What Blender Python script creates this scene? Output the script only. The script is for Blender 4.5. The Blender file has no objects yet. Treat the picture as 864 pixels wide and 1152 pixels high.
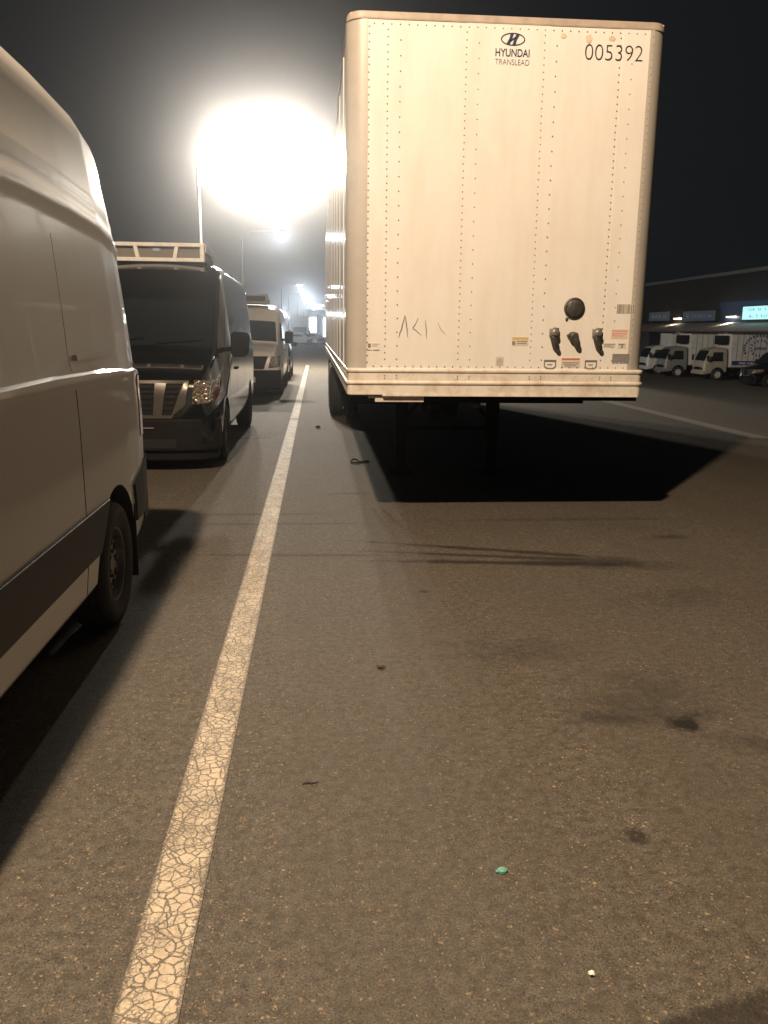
import bpy, bmesh, math, random
from mathutils import Vector, Matrix

C = bpy.context.scene
COL = C.collection
R = math.radians
SP, CP = math.sin, math.cos

# ------------------------------------------------------------------ camera
PITCH, YAW, ROLL, CAM_H = R(12.295), R(4.706), R(0.611), 1.677
cam = bpy.data.cameras.new('camera')
cam.sensor_fit = 'VERTICAL'
cam.sensor_height = 36.0
cam.sensor_width = 27.0
cam.lens = 36.0 * 931.7 / 1152.0
cam.clip_start = 0.05
cam.clip_end = 3000
cam_ob = bpy.data.objects.new('camera', cam)
COL.objects.link(cam_ob)
_r0 = Vector((CP(YAW), -SP(YAW), 0))
_h = Vector((SP(YAW), CP(YAW), 0))
_z = Vector((0, 0, 1))
_F = _h * CP(PITCH) - _z * SP(PITCH)
_U = _h * SP(PITCH) + _z * CP(PITCH)
_X = _r0 * CP(ROLL) + _U * SP(ROLL)
_Y = -_r0 * SP(ROLL) + _U * CP(ROLL)
cam_ob.matrix_world = Matrix(((_X.x, _Y.x, -_F.x, 0), (_X.y, _Y.y, -_F.y, 0),
                              (_X.z, _Y.z, -_F.z, CAM_H), (0, 0, 0, 1)))
C.camera = cam_ob

# ------------------------------------------------------------------ world, exposure
world = bpy.data.worlds.new('World')
C.world = world
world.use_nodes = True
wb = world.node_tree.nodes['Background']
wb.inputs[0].default_value = (0.66, 0.80, 1.0, 1)
wb.inputs[1].default_value = 0.0085
C.view_settings.view_transform = 'Standard'
C.view_settings.look = 'None'
C.view_settings.exposure = 0.0
C.view_settings.gamma = 1.0
C.view_settings.use_curve_mapping = False
cy = C.cycles
cy.max_bounces = 6
cy.diffuse_bounces = 3
cy.glossy_bounces = 3
cy.transmission_bounces = 4
cy.volume_bounces = 0
cy.sample_clamp_indirect = 4.0
cy.caustics_reflective = False
cy.caustics_refractive = False

LAMP_WARM = (1.0, 0.738, 0.49)
LAMP_COOL = (0.80, 0.92, 1.0)
GLARE_HAZE_DENSITY = 0.0028
GLARE_HAZE_G = 0.955


# ------------------------------------------------------------------ materials
def mat(name, color=(0.5, 0.5, 0.5), rough=0.5, metal=0.0, coat=0.0, spec=0.5, emit=None, estr=0.0,
        dirt=0.0, dscale=3.0, dirt_col=None, bump=0.0, bscale=200.0, rvar=0.0, stretch=None):
    m = bpy.data.materials.new(name)
    m.use_nodes = True
    nt = m.node_tree
    b = nt.nodes['Principled BSDF']
    b.inputs['Base Color'].default_value = (*color, 1)
    b.inputs['Roughness'].default_value = rough
    b.inputs['Metallic'].default_value = metal
    b.inputs['Coat Weight'].default_value = coat
    b.inputs['Coat Roughness'].default_value = 0.04
    b.inputs['Specular IOR Level'].default_value = spec
    if emit:
        b.inputs['Emission Color'].default_value = (*emit, 1)
        b.inputs['Emission Strength'].default_value = estr
    if dirt or bump or rvar:
        tc = nt.nodes.new('ShaderNodeTexCoord')
        vec = tc.outputs['Object']
        if stretch:
            mp = nt.nodes.new('ShaderNodeMapping')
            mp.inputs['Scale'].default_value = stretch
            nt.links.new(vec, mp.inputs['Vector'])
            vec = mp.outputs['Vector']
    if dirt or rvar:
        n = nt.nodes.new('ShaderNodeTexNoise')
        n.inputs['Scale'].default_value = dscale
        n.inputs['Detail'].default_value = 8
        n.inputs['Roughness'].default_value = 0.65
        nt.links.new(vec, n.inputs['Vector'])
        if dirt:
            rp = nt.nodes.new('ShaderNodeValToRGB')
            rp.color_ramp.elements[0].position = 0.45
            rp.color_ramp.elements[1].position = 0.75
            rp.color_ramp.elements[0].color = (0, 0, 0, 1)
            rp.color_ramp.elements[1].color = (dirt, dirt, dirt, 1)
            nt.links.new(n.outputs['Fac'], rp.inputs['Fac'])
            mx = nt.nodes.new('ShaderNodeMix')
            mx.data_type = 'RGBA'
            mx.inputs['A'].default_value = (*color, 1)
            dc = dirt_col or tuple(c * 0.45 for c in color)
            mx.inputs['B'].default_value = (*dc, 1)
            nt.links.new(rp.outputs['Color'], mx.inputs['Factor'])
            nt.links.new(mx.outputs['Result'], b.inputs['Base Color'])
        if rvar:
            ma = nt.nodes.new('ShaderNodeMath')
            ma.operation = 'MULTIPLY_ADD'
            ma.inputs[1].default_value = rvar
            ma.inputs[2].default_value = rough - rvar * 0.5
            nt.links.new(n.outputs['Fac'], ma.inputs[0])
            nt.links.new(ma.outputs[0], b.inputs['Roughness'])
    if bump:
        n2 = nt.nodes.new('ShaderNodeTexNoise')
        n2.inputs['Scale'].default_value = bscale
        n2.inputs['Detail'].default_value = 4
        nt.links.new(vec, n2.inputs['Vector'])
        bp = nt.nodes.new('ShaderNodeBump')
        bp.inputs['Strength'].default_value = bump
        bp.inputs['Distance'].default_value = 0.01
        nt.links.new(n2.outputs['Fac'], bp.inputs['Height'])
        nt.links.new(bp.outputs['Normal'], b.inputs['Normal'])
    return m


M = {}
M['trailer_white'] = mat('trailer white panel', (0.80, 0.785, 0.765), 0.30, dirt=0.6, dscale=5.0, dirt_col=(0.69, 0.63, 0.56), coat=0.2, bump=0.14, bscale=2.2, stretch=(1.0, 1.0, 0.22))
M['trailer_side'] = mat('trailer side skin', (0.74, 0.73, 0.70), 0.25, coat=0.4, dirt=0.5, dscale=2.0, dirt_col=(0.45, 0.41, 0.36), bump=0.12, bscale=1.2)
M['top_rail'] = mat('weathered top rail', (0.42, 0.36, 0.31), 0.45, dirt=0.7, dscale=7.0, dirt_col=(0.25, 0.20, 0.16))
M['rail_white'] = mat('worn white rail', (0.74, 0.70, 0.64), 0.45, dirt=0.8, dscale=7.0, dirt_col=(0.42, 0.33, 0.25))
M['post_metal'] = mat('brushed corner extrusion', (0.50, 0.47, 0.43), 0.34, metal=0.15, dirt=0.5, dscale=3.0, dirt_col=(0.35, 0.33, 0.30), rvar=0.2)
M['rivet'] = mat('dark rivet', (0.16, 0.14, 0.12), 0.5, metal=0.3)  # rivet heads set darker than the sheet
M['ink'] = mat('black lettering film', (0.03, 0.03, 0.035), 0.45)
M['ink_blue'] = mat('dark blue emblem film', (0.03, 0.05, 0.11), 0.4)
M['scratch'] = mat('dark scratch', (0.20, 0.18, 0.16), 0.7)
M['dark_metal'] = mat('dark chassis paint', (0.004, 0.004, 0.004), 0.8, spec=0.1, dirt=0.5, dscale=8, dirt_col=(0.008, 0.007, 0.006))
M['cast'] = mat('dirty cast fitting', (0.10, 0.095, 0.09), 0.45, metal=0.5, dirt=0.7, dscale=30, dirt_col=(0.03, 0.03, 0.03), bump=0.3, bscale=60)
M['cast_light'] = mat('worn aluminium fitting', (0.33, 0.32, 0.30), 0.4, metal=0.6, dirt=0.8, dscale=40, dirt_col=(0.07, 0.06, 0.05))
M['rubber'] = mat('tyre rubber', (0.022, 0.021, 0.020), 0.8, dirt=0.5, dscale=12, dirt_col=(0.05, 0.045, 0.038))
M['steel'] = mat('steel wheel', (0.22, 0.21, 0.20), 0.45, metal=0.5, dirt=0.8, dscale=14, dirt_col=(0.07, 0.06, 0.05))
M['steel_white'] = mat('white painted wheel', (0.62, 0.60, 0.57), 0.5, dirt=0.7, dscale=14, dirt_col=(0.2, 0.17, 0.14))
M['van_white'] = mat('white van paint', (0.66, 0.65, 0.625), 0.5, spec=0.35, coat=0.6, dirt=0.45, dscale=1.3, dirt_col=(0.55, 0.51, 0.45), bump=0.06, bscale=1.5)
M['van_white_far'] = mat('white van paint, cleaner', (0.78, 0.77, 0.74), 0.3, coat=0.5, dirt=0.3, dscale=2, dirt_col=(0.6, 0.57, 0.5))
M['van_black'] = mat('black van paint', (0.004, 0.0045, 0.005), 0.14, coat=0.6, spec=0.3, dirt=0.5, dscale=2.5, dirt_col=(0.009, 0.0085, 0.008), bump=0.05, bscale=1.5)
M['plastic'] = mat('dull black bumper plastic', (0.007, 0.007, 0.007), 0.7, spec=0.15, dirt=0.5, dscale=9, dirt_col=(0.014, 0.012, 0.010))
M['cladding'] = mat('black plastic cladding', (0.014, 0.0135, 0.013), 0.55, dirt=0.6, dscale=9, dirt_col=(0.032, 0.028, 0.024))
M['gap'] = mat('dark panel gap', (0.008, 0.008, 0.008), 0.9)
M['glass'] = mat('dark vehicle glass', (0.012, 0.016, 0.018), 0.05, spec=0.8, coat=0.6)
M['chrome'] = mat('chrome trim', (0.55, 0.53, 0.50), 0.18, metal=1.0, dirt=0.4, dscale=20)
M['chrome_dull'] = mat('dull chrome grille bars', (0.12, 0.11, 0.10), 0.35, metal=0.5, dirt=0.5, dscale=18)
M['lens_amber'] = mat('amber marker lens', (0.30, 0.09, 0.03), 0.15, coat=1.0)
M['lens_red'] = mat('red tail lens', (0.35, 0.02, 0.02), 0.15, coat=1.0)
M['frame_white'] = mat('cream painted frame', (0.80, 0.79, 0.77), 0.4, dirt=0.4, dscale=10)
M['mesh_dark'] = mat('dark grille mesh', (0.010, 0.010, 0.010), 0.7, spec=0.2, bump=0.6, bscale=60)
M['unit_grille'] = mat('grey unit grille', (0.17, 0.162, 0.145), 0.6, bump=0.8, bscale=90)
M['badge'] = mat('pale blue oval badge', (0.30, 0.38, 0.52), 0.3)
M['pole'] = mat('dull galvanised pole', (0.11, 0.11, 0.108), 0.55, metal=0.2, dirt=0.4, dscale=5)
M['lab_grey'] = mat('grey label', (0.20, 0.20, 0.20), 0.5, dirt=0.8, dscale=60, dirt_col=(0.33, 0.32, 0.31))
M['lab_pale'] = mat('pale label', (0.66, 0.62, 0.56), 0.5, dirt=0.5, dscale=40)
M['lab_pink'] = mat('faded red label', (0.72, 0.52, 0.44), 0.5, dirt=0.8, dscale=55, dirt_col=(0.78, 0.68, 0.60))
M['lab_faint'] = mat('faded red print', (0.58, 0.33, 0.26), 0.5)
M['lab_red'] = mat('red label stripe', (0.55, 0.12, 0.07), 0.5)
M['lab_yellow'] = mat('yellow label stripe', (0.62, 0.46, 0.12), 0.5)
M['mark'] = mat('small print', (0.22, 0.20, 0.18), 0.6)
M['rust'] = mat('rust stain', (0.62, 0.50, 0.39), 0.7, dirt=0.9, dscale=30, dirt_col=(0.74, 0.66, 0.56))
M['wall_dark'] = mat('dark warehouse cladding', (0.020, 0.015, 0.014), 0.7, dirt=0.5, dscale=0.5, dirt_col=(0.010, 0.009, 0.009))
M['glow_and_pilaster_blue'] = mat('blue sign glow and pilaster paint', (0.03, 0.07, 0.20), 0.5, dirt=0.4, dscale=1.0)  # serves the painted sign glow and the far pilasters
M['coping'] = mat('metal coping', (0.16, 0.15, 0.14), 0.5)
M['dock_dark'] = mat('dock door', (0.09, 0.09, 0.09), 0.6)
M['awning'] = mat('pale awning sheet', (0.55, 0.51, 0.45), 0.6, dirt=0.5, dscale=1.5)
M['awning_red'] = mat('maroon awning valance', (0.16, 0.05, 0.045), 0.6)
M['wall_pale'] = mat('pale painted facade', (0.72, 0.73, 0.74), 0.6, dirt=0.4, dscale=0.6)
M['sign_dim'] = mat('unlit blue sign', (0.10, 0.15, 0.28), 0.4, dirt=0.5, dscale=4)
M['sign_mark'] = mat('pale sign marks', (0.55, 0.58, 0.64), 0.5)
M['sign_lit'] = mat('lit sign face', (0.7, 0.9, 0.9), 0.5, emit=(0.50, 0.97, 1.0), estr=1.05)
M['sign_lit_mark'] = mat('teal marks on lit sign', (0.05, 0.30, 0.36), 0.5, emit=(0.12, 0.50, 0.60), estr=0.6)
M['box_white'] = mat('white truck box', (0.66, 0.64, 0.61), 0.45, dirt=0.6, dscale=2.5, dirt_col=(0.36, 0.32, 0.29))
M['cab_white'] = mat('white truck cab', (0.68, 0.67, 0.64), 0.3, coat=0.5, dirt=0.3, dscale=3)
M['cab_grey'] = mat('grey truck cab', (0.24, 0.24, 0.23), 0.35, coat=0.5, dirt=0.4, dscale=3)
M['cab_tan'] = mat('weathered cream cab', (0.42, 0.37, 0.30), 0.4, coat=0.3, dirt=0.5, dscale=3)
M['livery_blue'] = mat('blue livery film', (0.035, 0.045, 0.16), 0.4)
M['livery_pale'] = mat('pale livery marks', (0.55, 0.55, 0.58), 0.4)
M['teal'] = mat('dusty teal plastic', (0.11, 0.34, 0.27), 0.6, dirt=0.6, dscale=200, dirt_col=(0.12, 0.18, 0.15))
M['paper'] = mat('white paper', (0.78, 0.76, 0.72), 0.8)
M['twig'] = mat('dry twig', (0.045, 0.032, 0.02), 0.9)
M['leaf'] = mat('dry leaf', (0.05, 0.03, 0.02), 0.85)
M['emit_warm'] = mat('lit warm lamp lens', (0.9, 0.85, 0.75), 0.4, emit=(1.0, 0.86, 0.62), estr=120.0)
M['emit_cool'] = mat('lit cool lamp lens', (0.85, 0.9, 0.95), 0.4, emit=(0.85, 0.94, 1.0), estr=90.0)
M['emit_added_dock'] = mat('added lit dock tube', (0.9, 0.85, 0.75), 0.4, emit=(1.0, 0.84, 0.60), estr=14.0)
M['emit_door'] = mat('lit doorway', (0.9, 0.9, 0.9), 0.5, emit=(0.80, 0.92, 1.0), estr=7.0)
M['emit_head'] = mat('lit vehicle lamp', (0.9, 0.9, 0.9), 0.3, emit=(0.9, 0.96, 1.0), estr=18.0)

# glittery reflector behind the headlight glass
m = mat('faceted headlamp', (0.82, 0.70, 0.58), 0.12, metal=0.9, coat=1.0)
nt = m.node_tree
tc = nt.nodes.new('ShaderNodeTexCoord')
vo = nt.nodes.new('ShaderNodeTexVoronoi')
vo.inputs['Scale'].default_value = 26
nt.links.new(tc.outputs['Object'], vo.inputs['Vector'])
bp = nt.nodes.new('ShaderNodeBump')
bp.inputs['Strength'].default_value = 1.0
bp.inputs['Distance'].default_value = 0.05
nt.links.new(vo.outputs['Distance'], bp.inputs['Height'])
nt.links.new(bp.outputs['Normal'], nt.nodes['Principled BSDF'].inputs['Normal'])
M['headlamp'] = m


class NT:
    """small helper to write node maths"""
    def __init__(s, nt):
        s.nt = nt

    def lk(s, a, b):
        if hasattr(a, 'is_linked') or hasattr(a, 'node'):
            s.nt.links.new(a, b)
        else:
            b.default_value = a

    def math(s, op, a, b=0.0, c=0.0, clamp=False):
        n = s.nt.nodes.new('ShaderNodeMath')
        n.operation = op
        n.use_clamp = clamp
        for i, v in enumerate((a, b, c)):
            s.lk(v, n.inputs[i])
        return n.outputs[0]

    def noise(s, vec, scale, detail=4, rough=0.55, dist=0.0):
        n = s.nt.nodes.new('ShaderNodeTexNoise')
        n.inputs['Scale'].default_value = scale
        n.inputs['Detail'].default_value = detail
        n.inputs['Roughness'].default_value = rough
        n.inputs['Distortion'].default_value = dist
        s.nt.links.new(vec, n.inputs['Vector'])
        return n

    def vor(s, vec, scale, feature='F1', rand=1.0):
        n = s.nt.nodes.new('ShaderNodeTexVoronoi')
        n.voronoi_dimensions = '2D'
        n.feature = feature
        n.inputs['Scale'].default_value = scale
        n.inputs['Randomness'].default_value = rand
        s.nt.links.new(vec, n.inputs['Vector'])
        return n

    def ramp(s, fac, stops):
        n = s.nt.nodes.new('ShaderNodeValToRGB')
        el = n.color_ramp.elements
        while len(el) < len(stops):
            el.new(0.5)
        for e, (p, c) in zip(el, stops):
            e.position = p
            e.color = (*c, 1) if isinstance(c, tuple) else (c, c, c, 1)
        s.lk(fac, n.inputs[0])
        return n.outputs['Color']

    def mix(s, f, a, b, mode='MIX'):
        n = s.nt.nodes.new('ShaderNodeMix')
        n.data_type = 'RGBA'
        n.blend_type = mode
        s.lk(f, n.inputs['Factor'])
        for k, v in (('A', a), ('B', b)):
            if isinstance(v, tuple):
                n.inputs[k].default_value = (*v, 1) if len(v) == 3 else v
            else:
                s.nt.links.new(v, n.inputs[k])
        return n.outputs['Result']

    def mapping(s, vec, scale=(1, 1, 1), loc=(0, 0, 0), rot=(0, 0, 0)):
        n = s.nt.nodes.new('ShaderNodeMapping')
        n.inputs['Scale'].default_value = scale
        n.inputs['Location'].default_value = loc
        n.inputs['Rotation'].default_value = rot
        s.nt.links.new(vec, n.inputs['Vector'])
        return n.outputs['Vector']


def asphalt_nodes(g):
    """aggregate colour and height shared by the ground and the worn line"""
    tc = g.nt.nodes.new('ShaderNodeTexCoord')
    P = tc.outputs['Object']
    big = g.noise(P, 0.35, 5, 0.6)
    mid = g.noise(P, 4.5, 6, 0.65)
    fine = g.noise(P, 160, 3, 0.6)
    mott = g.noise(P, 26, 5, 0.7)
    tone = g.noise(P, 9, 4, 0.6)
    base = g.ramp(big.outputs['Fac'], [(0.3, (0.124, 0.116, 0.101)), (0.7, (0.170, 0.159, 0.138))])
    base = g.mix(g.ramp(mid.outputs['Fac'], [(0.40, 0.0), (0.72, 0.55)]), base, (0.088, 0.079, 0.067))
    base = g.mix(g.ramp(tone.outputs['Fac'], [(0.45, 0.0), (0.65, 0.45)]), base, (0.106, 0.101, 0.078))
    base = g.mix(g.ramp(mott.outputs['Fac'], [(0.38, 0.75), (0.54, 0.0)]), base, (0.056, 0.049, 0.041))
    base = g.mix(g.ramp(mott.outputs['Fac'], [(0.52, 0.0), (0.68, 0.65)]), base, (0.182, 0.158, 0.128))
    base = g.mix(g.ramp(fine.outputs['Fac'], [(0.36, 0.85), (0.60, 0.0)]), base, (0.042, 0.035, 0.029))
    heights = []
    for sc, thr, col, warp in ((95, 0.86, (0.46, 0.35, 0.23), 0.010), (170, 0.78, (0.36, 0.28, 0.20), 0.007),
                               (62, 0.945, (0.46, 0.34, 0.21), 0.016), (110, 0.88, (0.040, 0.034, 0.029), 0.008)):
        wn = g.noise(P, sc * 1.1, 4, 0.75)
        av = g.nt.nodes.new('ShaderNodeVectorMath')
        av.operation = 'MULTIPLY_ADD'
        g.nt.links.new(wn.outputs['Color'], av.inputs[0])
        av.inputs[1].default_value = (warp * 2.2,) * 3
        g.nt.links.new(P, av.inputs[2])
        v = g.vor(av.outputs[0], sc)
        sep = g.nt.nodes.new('ShaderNodeSeparateColor')
        g.nt.links.new(v.outputs['Color'], sep.inputs[0])
        pick = g.ramp(sep.outputs[0], [(thr, 0.0), (thr + 0.06, 1.0)])
        shape = g.ramp(v.outputs['Distance'], [(0.20, 1.0), (0.40, 0.0)])
        tint = g.mix(sep.outputs[1], tuple(c * 0.5 for c in col), col)
        k = g.math('MULTIPLY', pick, shape)
        base = g.mix(k, base, tint)
        heights.append(g.math('MULTIPLY', k, 0.5))
    h = g.math('ADD', heights[0], heights[1])
    h = g.math('ADD', h, fine.outputs['Fac'])
    return P, base, h


def ellipse(g, P, cx, cyy, rx, ry, rot=0.0, warp=0.35, wscale=14, soft=0.5):
    """mask of an irregular stain, 1 inside"""
    wn = g.noise(P, wscale, 5, 0.65)
    v = g.mapping(P, loc=(-cx, -cyy, 0))
    v = g.mapping(v, rot=(0, 0, -rot))
    v = g.mapping(v, scale=(1 / rx, 1 / ry, 0))
    ln = g.nt.nodes.new('ShaderNodeVectorMath')
    ln.operation = 'LENGTH'
    g.nt.links.new(v, ln.inputs[0])
    d = g.math('MULTIPLY_ADD', g.math('SUBTRACT', wn.outputs['Fac'], 0.5), warp * 4, ln.outputs['Value'])
    return g.ramp(d, [(max(0.0, 1 - soft), 1.0), (1.0, 0.0)])


def make_asphalt():
    m = bpy.data.materials.new('asphalt')
    m.use_nodes = True
    g = NT(m.node_tree)
    b = m.node_tree.nodes['Principled BSDF']
    P, col, h = asphalt_nodes(g)
    # lanes of tyre wear along the road
    st = g.noise(g.mapping(P, scale=(1.3, 0.05, 1)), 1.2, 5, 0.6)
    col = g.mix(g.ramp(st.outputs['Fac'], [(0.35, 0.45), (0.6, 0.0)]), col, (0.080, 0.068, 0.054))
    dark = (0.012, 0.011, 0.011)
    stains = [(1.605, 3.25, 0.092, 0.085, 0.3, 0.42, 22, 0.5, 0.95), (1.08, 2.45, 0.055, 0.06, 0.2, 0.42, 30, 0.6, 0.72),
              (1.66, 3.33, 0.14, 0.05, 0.2, 0.6, 16, 0.9, 0.6),
              (1.28, 3.32, 0.24, 0.09, -0.15, 0.45, 12, 0.8, 0.45), (1.62, 3.60, 0.35, 0.30, 0.2, 0.5, 7, 0.9, 0.35),
              (1.05, 4.15, 0.40, 0.28, 0.1, 0.5, 6, 0.9, 0.30), (0.32, 3.95, 0.035, 0.05, 0.0, 0.3, 26, 0.5, 0.5),
              (1.25, 6.28, 1.15, 0.065, -0.30, 0.45, 3.2, 0.6, 0.75), (1.35, 6.05, 1.20, 0.055, -0.20, 0.45, 3.6, 0.6, 0.70),
              (1.45, 5.86, 1.15, 0.075, -0.10, 0.45, 3.0, 0.6, 0.78), (2.1, 5.85, 0.75, 0.22, -0.2, 0.4, 5, 0.8, 0.60),
              (1.45, 3.38, 0.45, 0.22, -0.2, 0.5, 8, 0.9, 0.35), (1.85, 3.05, 0.30, 0.10, -0.35, 0.5, 10, 0.8, 0.40),
              (2.2, 7.3, 1.4, 0.10, 0.0, 0.4, 5, 0.8, 0.35),
              (-0.2, 6.15, 0.95, 0.05, -0.05, 0.25, 5, 0.5, 0.5), (-0.35, 7.2, 1.1, 0.05, 0.0, 0.25, 5, 0.5, 0.45),
              (-0.6, 7.6, 1.0, 0.07, 0.0, 0.3, 5, 0.6, 0.40), (0.35, 8.6, 0.28, 0.07, 0.1, 0.3, 8, 0.6, 0.5),
              (3.0, 6.6, 0.22, 0.10, 0.1, 0.4, 9, 0.7, 0.5), (2.35, 5.0, 0.55, 0.25, 0.3, 0.5, 6, 0.9, 0.30),
              (1.9, 2.15, 0.10, 0.05, 0.3, 0.4, 20, 0.7, 0.5), (-1.05, 13.2, 0.5, 0.10, 0.0, 0.3, 5, 0.6, 0.5),
              (0.7, 5.2, 0.05, 0.04, 0.0, 0.3, 20, 0.5, 0.6)]
    for cx, cyy, rx, ry, ro, wp, ws, so, amt in stains:
        k = ellipse(g, P, cx, cyy, rx, ry, ro, wp, ws, so)
        col = g.mix(g.math('MULTIPLY', k, amt), col, dark)
    # darker rectangular patch with a ragged edge, lower right of the frame
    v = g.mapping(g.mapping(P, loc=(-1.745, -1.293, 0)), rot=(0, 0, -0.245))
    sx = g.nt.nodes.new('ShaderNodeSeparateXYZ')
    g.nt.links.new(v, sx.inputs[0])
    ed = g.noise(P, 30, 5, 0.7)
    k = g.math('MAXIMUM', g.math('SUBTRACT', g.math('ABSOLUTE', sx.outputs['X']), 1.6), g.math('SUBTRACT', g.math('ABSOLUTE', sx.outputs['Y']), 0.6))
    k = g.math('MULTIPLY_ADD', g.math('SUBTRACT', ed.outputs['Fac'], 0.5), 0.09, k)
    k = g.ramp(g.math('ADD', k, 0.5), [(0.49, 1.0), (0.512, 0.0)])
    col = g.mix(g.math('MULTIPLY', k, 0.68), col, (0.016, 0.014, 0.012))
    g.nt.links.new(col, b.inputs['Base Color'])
    b.inputs['Roughness'].default_value = 0.82
    b.inputs['Specular IOR Level'].default_value = 0.3
    bp = g.nt.nodes.new('ShaderNodeBump')
    bp.inputs['Strength'].default_value = 0.8
    bp.inputs['Distance'].default_value = 0.008
    g.nt.links.new(h, bp.inputs['Height'])
    g.nt.links.new(bp.outputs['Normal'], b.inputs['Normal'])
    return m


def make_line():
    m = bpy.data.materials.new('cracked line paint')
    m.use_nodes = True
    g = NT(m.node_tree)
    b = m.node_tree.nodes['Principled BSDF']
    P, acol, h = asphalt_nodes(g)
    wn = g.noise(P, 24, 8, 0.78)
    av = g.nt.nodes.new('ShaderNodeVectorMath')
    av.operation = 'MULTIPLY_ADD'
    g.nt.links.new(wn.outputs['Color'], av.inputs[0])
    av.inputs[1].default_value = (0.030,) * 3
    g.nt.links.new(P, av.inputs[2])
    pv = g.mapping(av.outputs[0], scale=(1.0, 1.0, 0))
    v1 = g.vor(pv, 27, 'DISTANCE_TO_EDGE')
    v2 = g.vor(g.mapping(av.outputs[0], loc=(3.3, 1.7, 0), scale=(1, 1.25, 0)), 62, 'DISTANCE_TO_EDGE')
    v3 = g.vor(g.mapping(av.outputs[0], loc=(7.3, 2.7, 0), scale=(0.9, 1.0, 0)), 9, 'DISTANCE_TO_EDGE')
    c1 = g.ramp(v1.outputs['Distance'], [(0.034, 1.0), (0.080, 0.0)])
    c2 = g.ramp(v2.outputs['Distance'], [(0.04, 1.0), (0.11, 0.0)])
    c3 = g.ramp(v3.outputs['Distance'], [(0.016, 1.0), (0.032, 0.0)])
    reg = g.noise(P, 6.5, 5, 0.7)
    wreg = g.ramp(reg.outputs['Fac'], [(0.44, 0.0), (0.58, 1.0)])
    c2 = g.math('MULTIPLY', c2, wreg)
    ch = g.noise(P, 95, 6, 0.75)
    chip = g.ramp(ch.outputs['Fac'], [(0.555, 0.0), (0.64, 0.95)])
    chip = g.math('MULTIPLY', chip, g.ramp(reg.outputs['Fac'], [(0.40, 0.35), (0.62, 1.0)]))
    cr = g.math('MAXIMUM', g.math('MAXIMUM', c1, c2), g.math('MAXIMUM', c3, chip))
    # ragged paint edge: the outermost centimetre is chipped away in places
    sx = g.nt.nodes.new('ShaderNodeSeparateXYZ')
    g.nt.links.new(P, sx.inputs[0])
    dx = g.math('ABSOLUTE', g.math('ADD', sx.outputs['X'], 0.434))
    ed = g.math('ADD', dx, g.math('MULTIPLY', g.math('SUBTRACT', ch.outputs['Fac'], 0.5), 0.11))
    edge = g.ramp(ed, [(0.0725, 0.0), (0.078, 1.0)])
    cr = g.math('MAXIMUM', cr, edge)
    bare = g.noise(P, 13, 9, 0.8)
    cr = g.math('MAXIMUM', cr, g.ramp(bare.outputs['Fac'], [(0.60, 0.0), (0.635, 0.9)]))
    scuff = g.noise(g.mapping(P, scale=(1.0, 0.35, 1)), 9, 6, 0.7)
    far = g.noise(P, 1.2, 5, 0.6)
    pcol = g.ramp(far.outputs['Fac'], [(0.3, (0.47, 0.40, 0.30)), (0.7, (0.60, 0.52, 0.40))])
    pcol = g.mix(g.ramp(wn.outputs['Fac'], [(0.35, 0.0), (0.75, 0.6)]), pcol, (0.37, 0.31, 0.225))
    pcol = g.mix(g.ramp(scuff.outputs['Fac'], [(0.45, 0.0), (0.75, 0.7)]), pcol, (0.24, 0.20, 0.15))
    col = g.mix(g.math('MULTIPLY', cr, 0.93), pcol, acol)
    g.nt.links.new(col, b.inputs['Base Color'])
    b.inputs['Roughness'].default_value = 0.7
    bp = g.nt.nodes.new('ShaderNodeBump')
    bp.inputs['Strength'].default_value = 0.6
    bp.inputs['Distance'].default_value = 0.004
    g.nt.links.new(g.math('SUBTRACT', g.math('MULTIPLY', h, 0.3), cr), bp.inputs['Height'])
    g.nt.links.new(bp.outputs['Normal'], b.inputs['Normal'])
    return m


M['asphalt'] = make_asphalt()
M['line'] = make_line()
M['line_worn'] = mat('worn line paint', (0.152, 0.141, 0.121), 0.85, dirt=1.0, dscale=3, dirt_col=(0.118, 0.107, 0.090))


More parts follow.
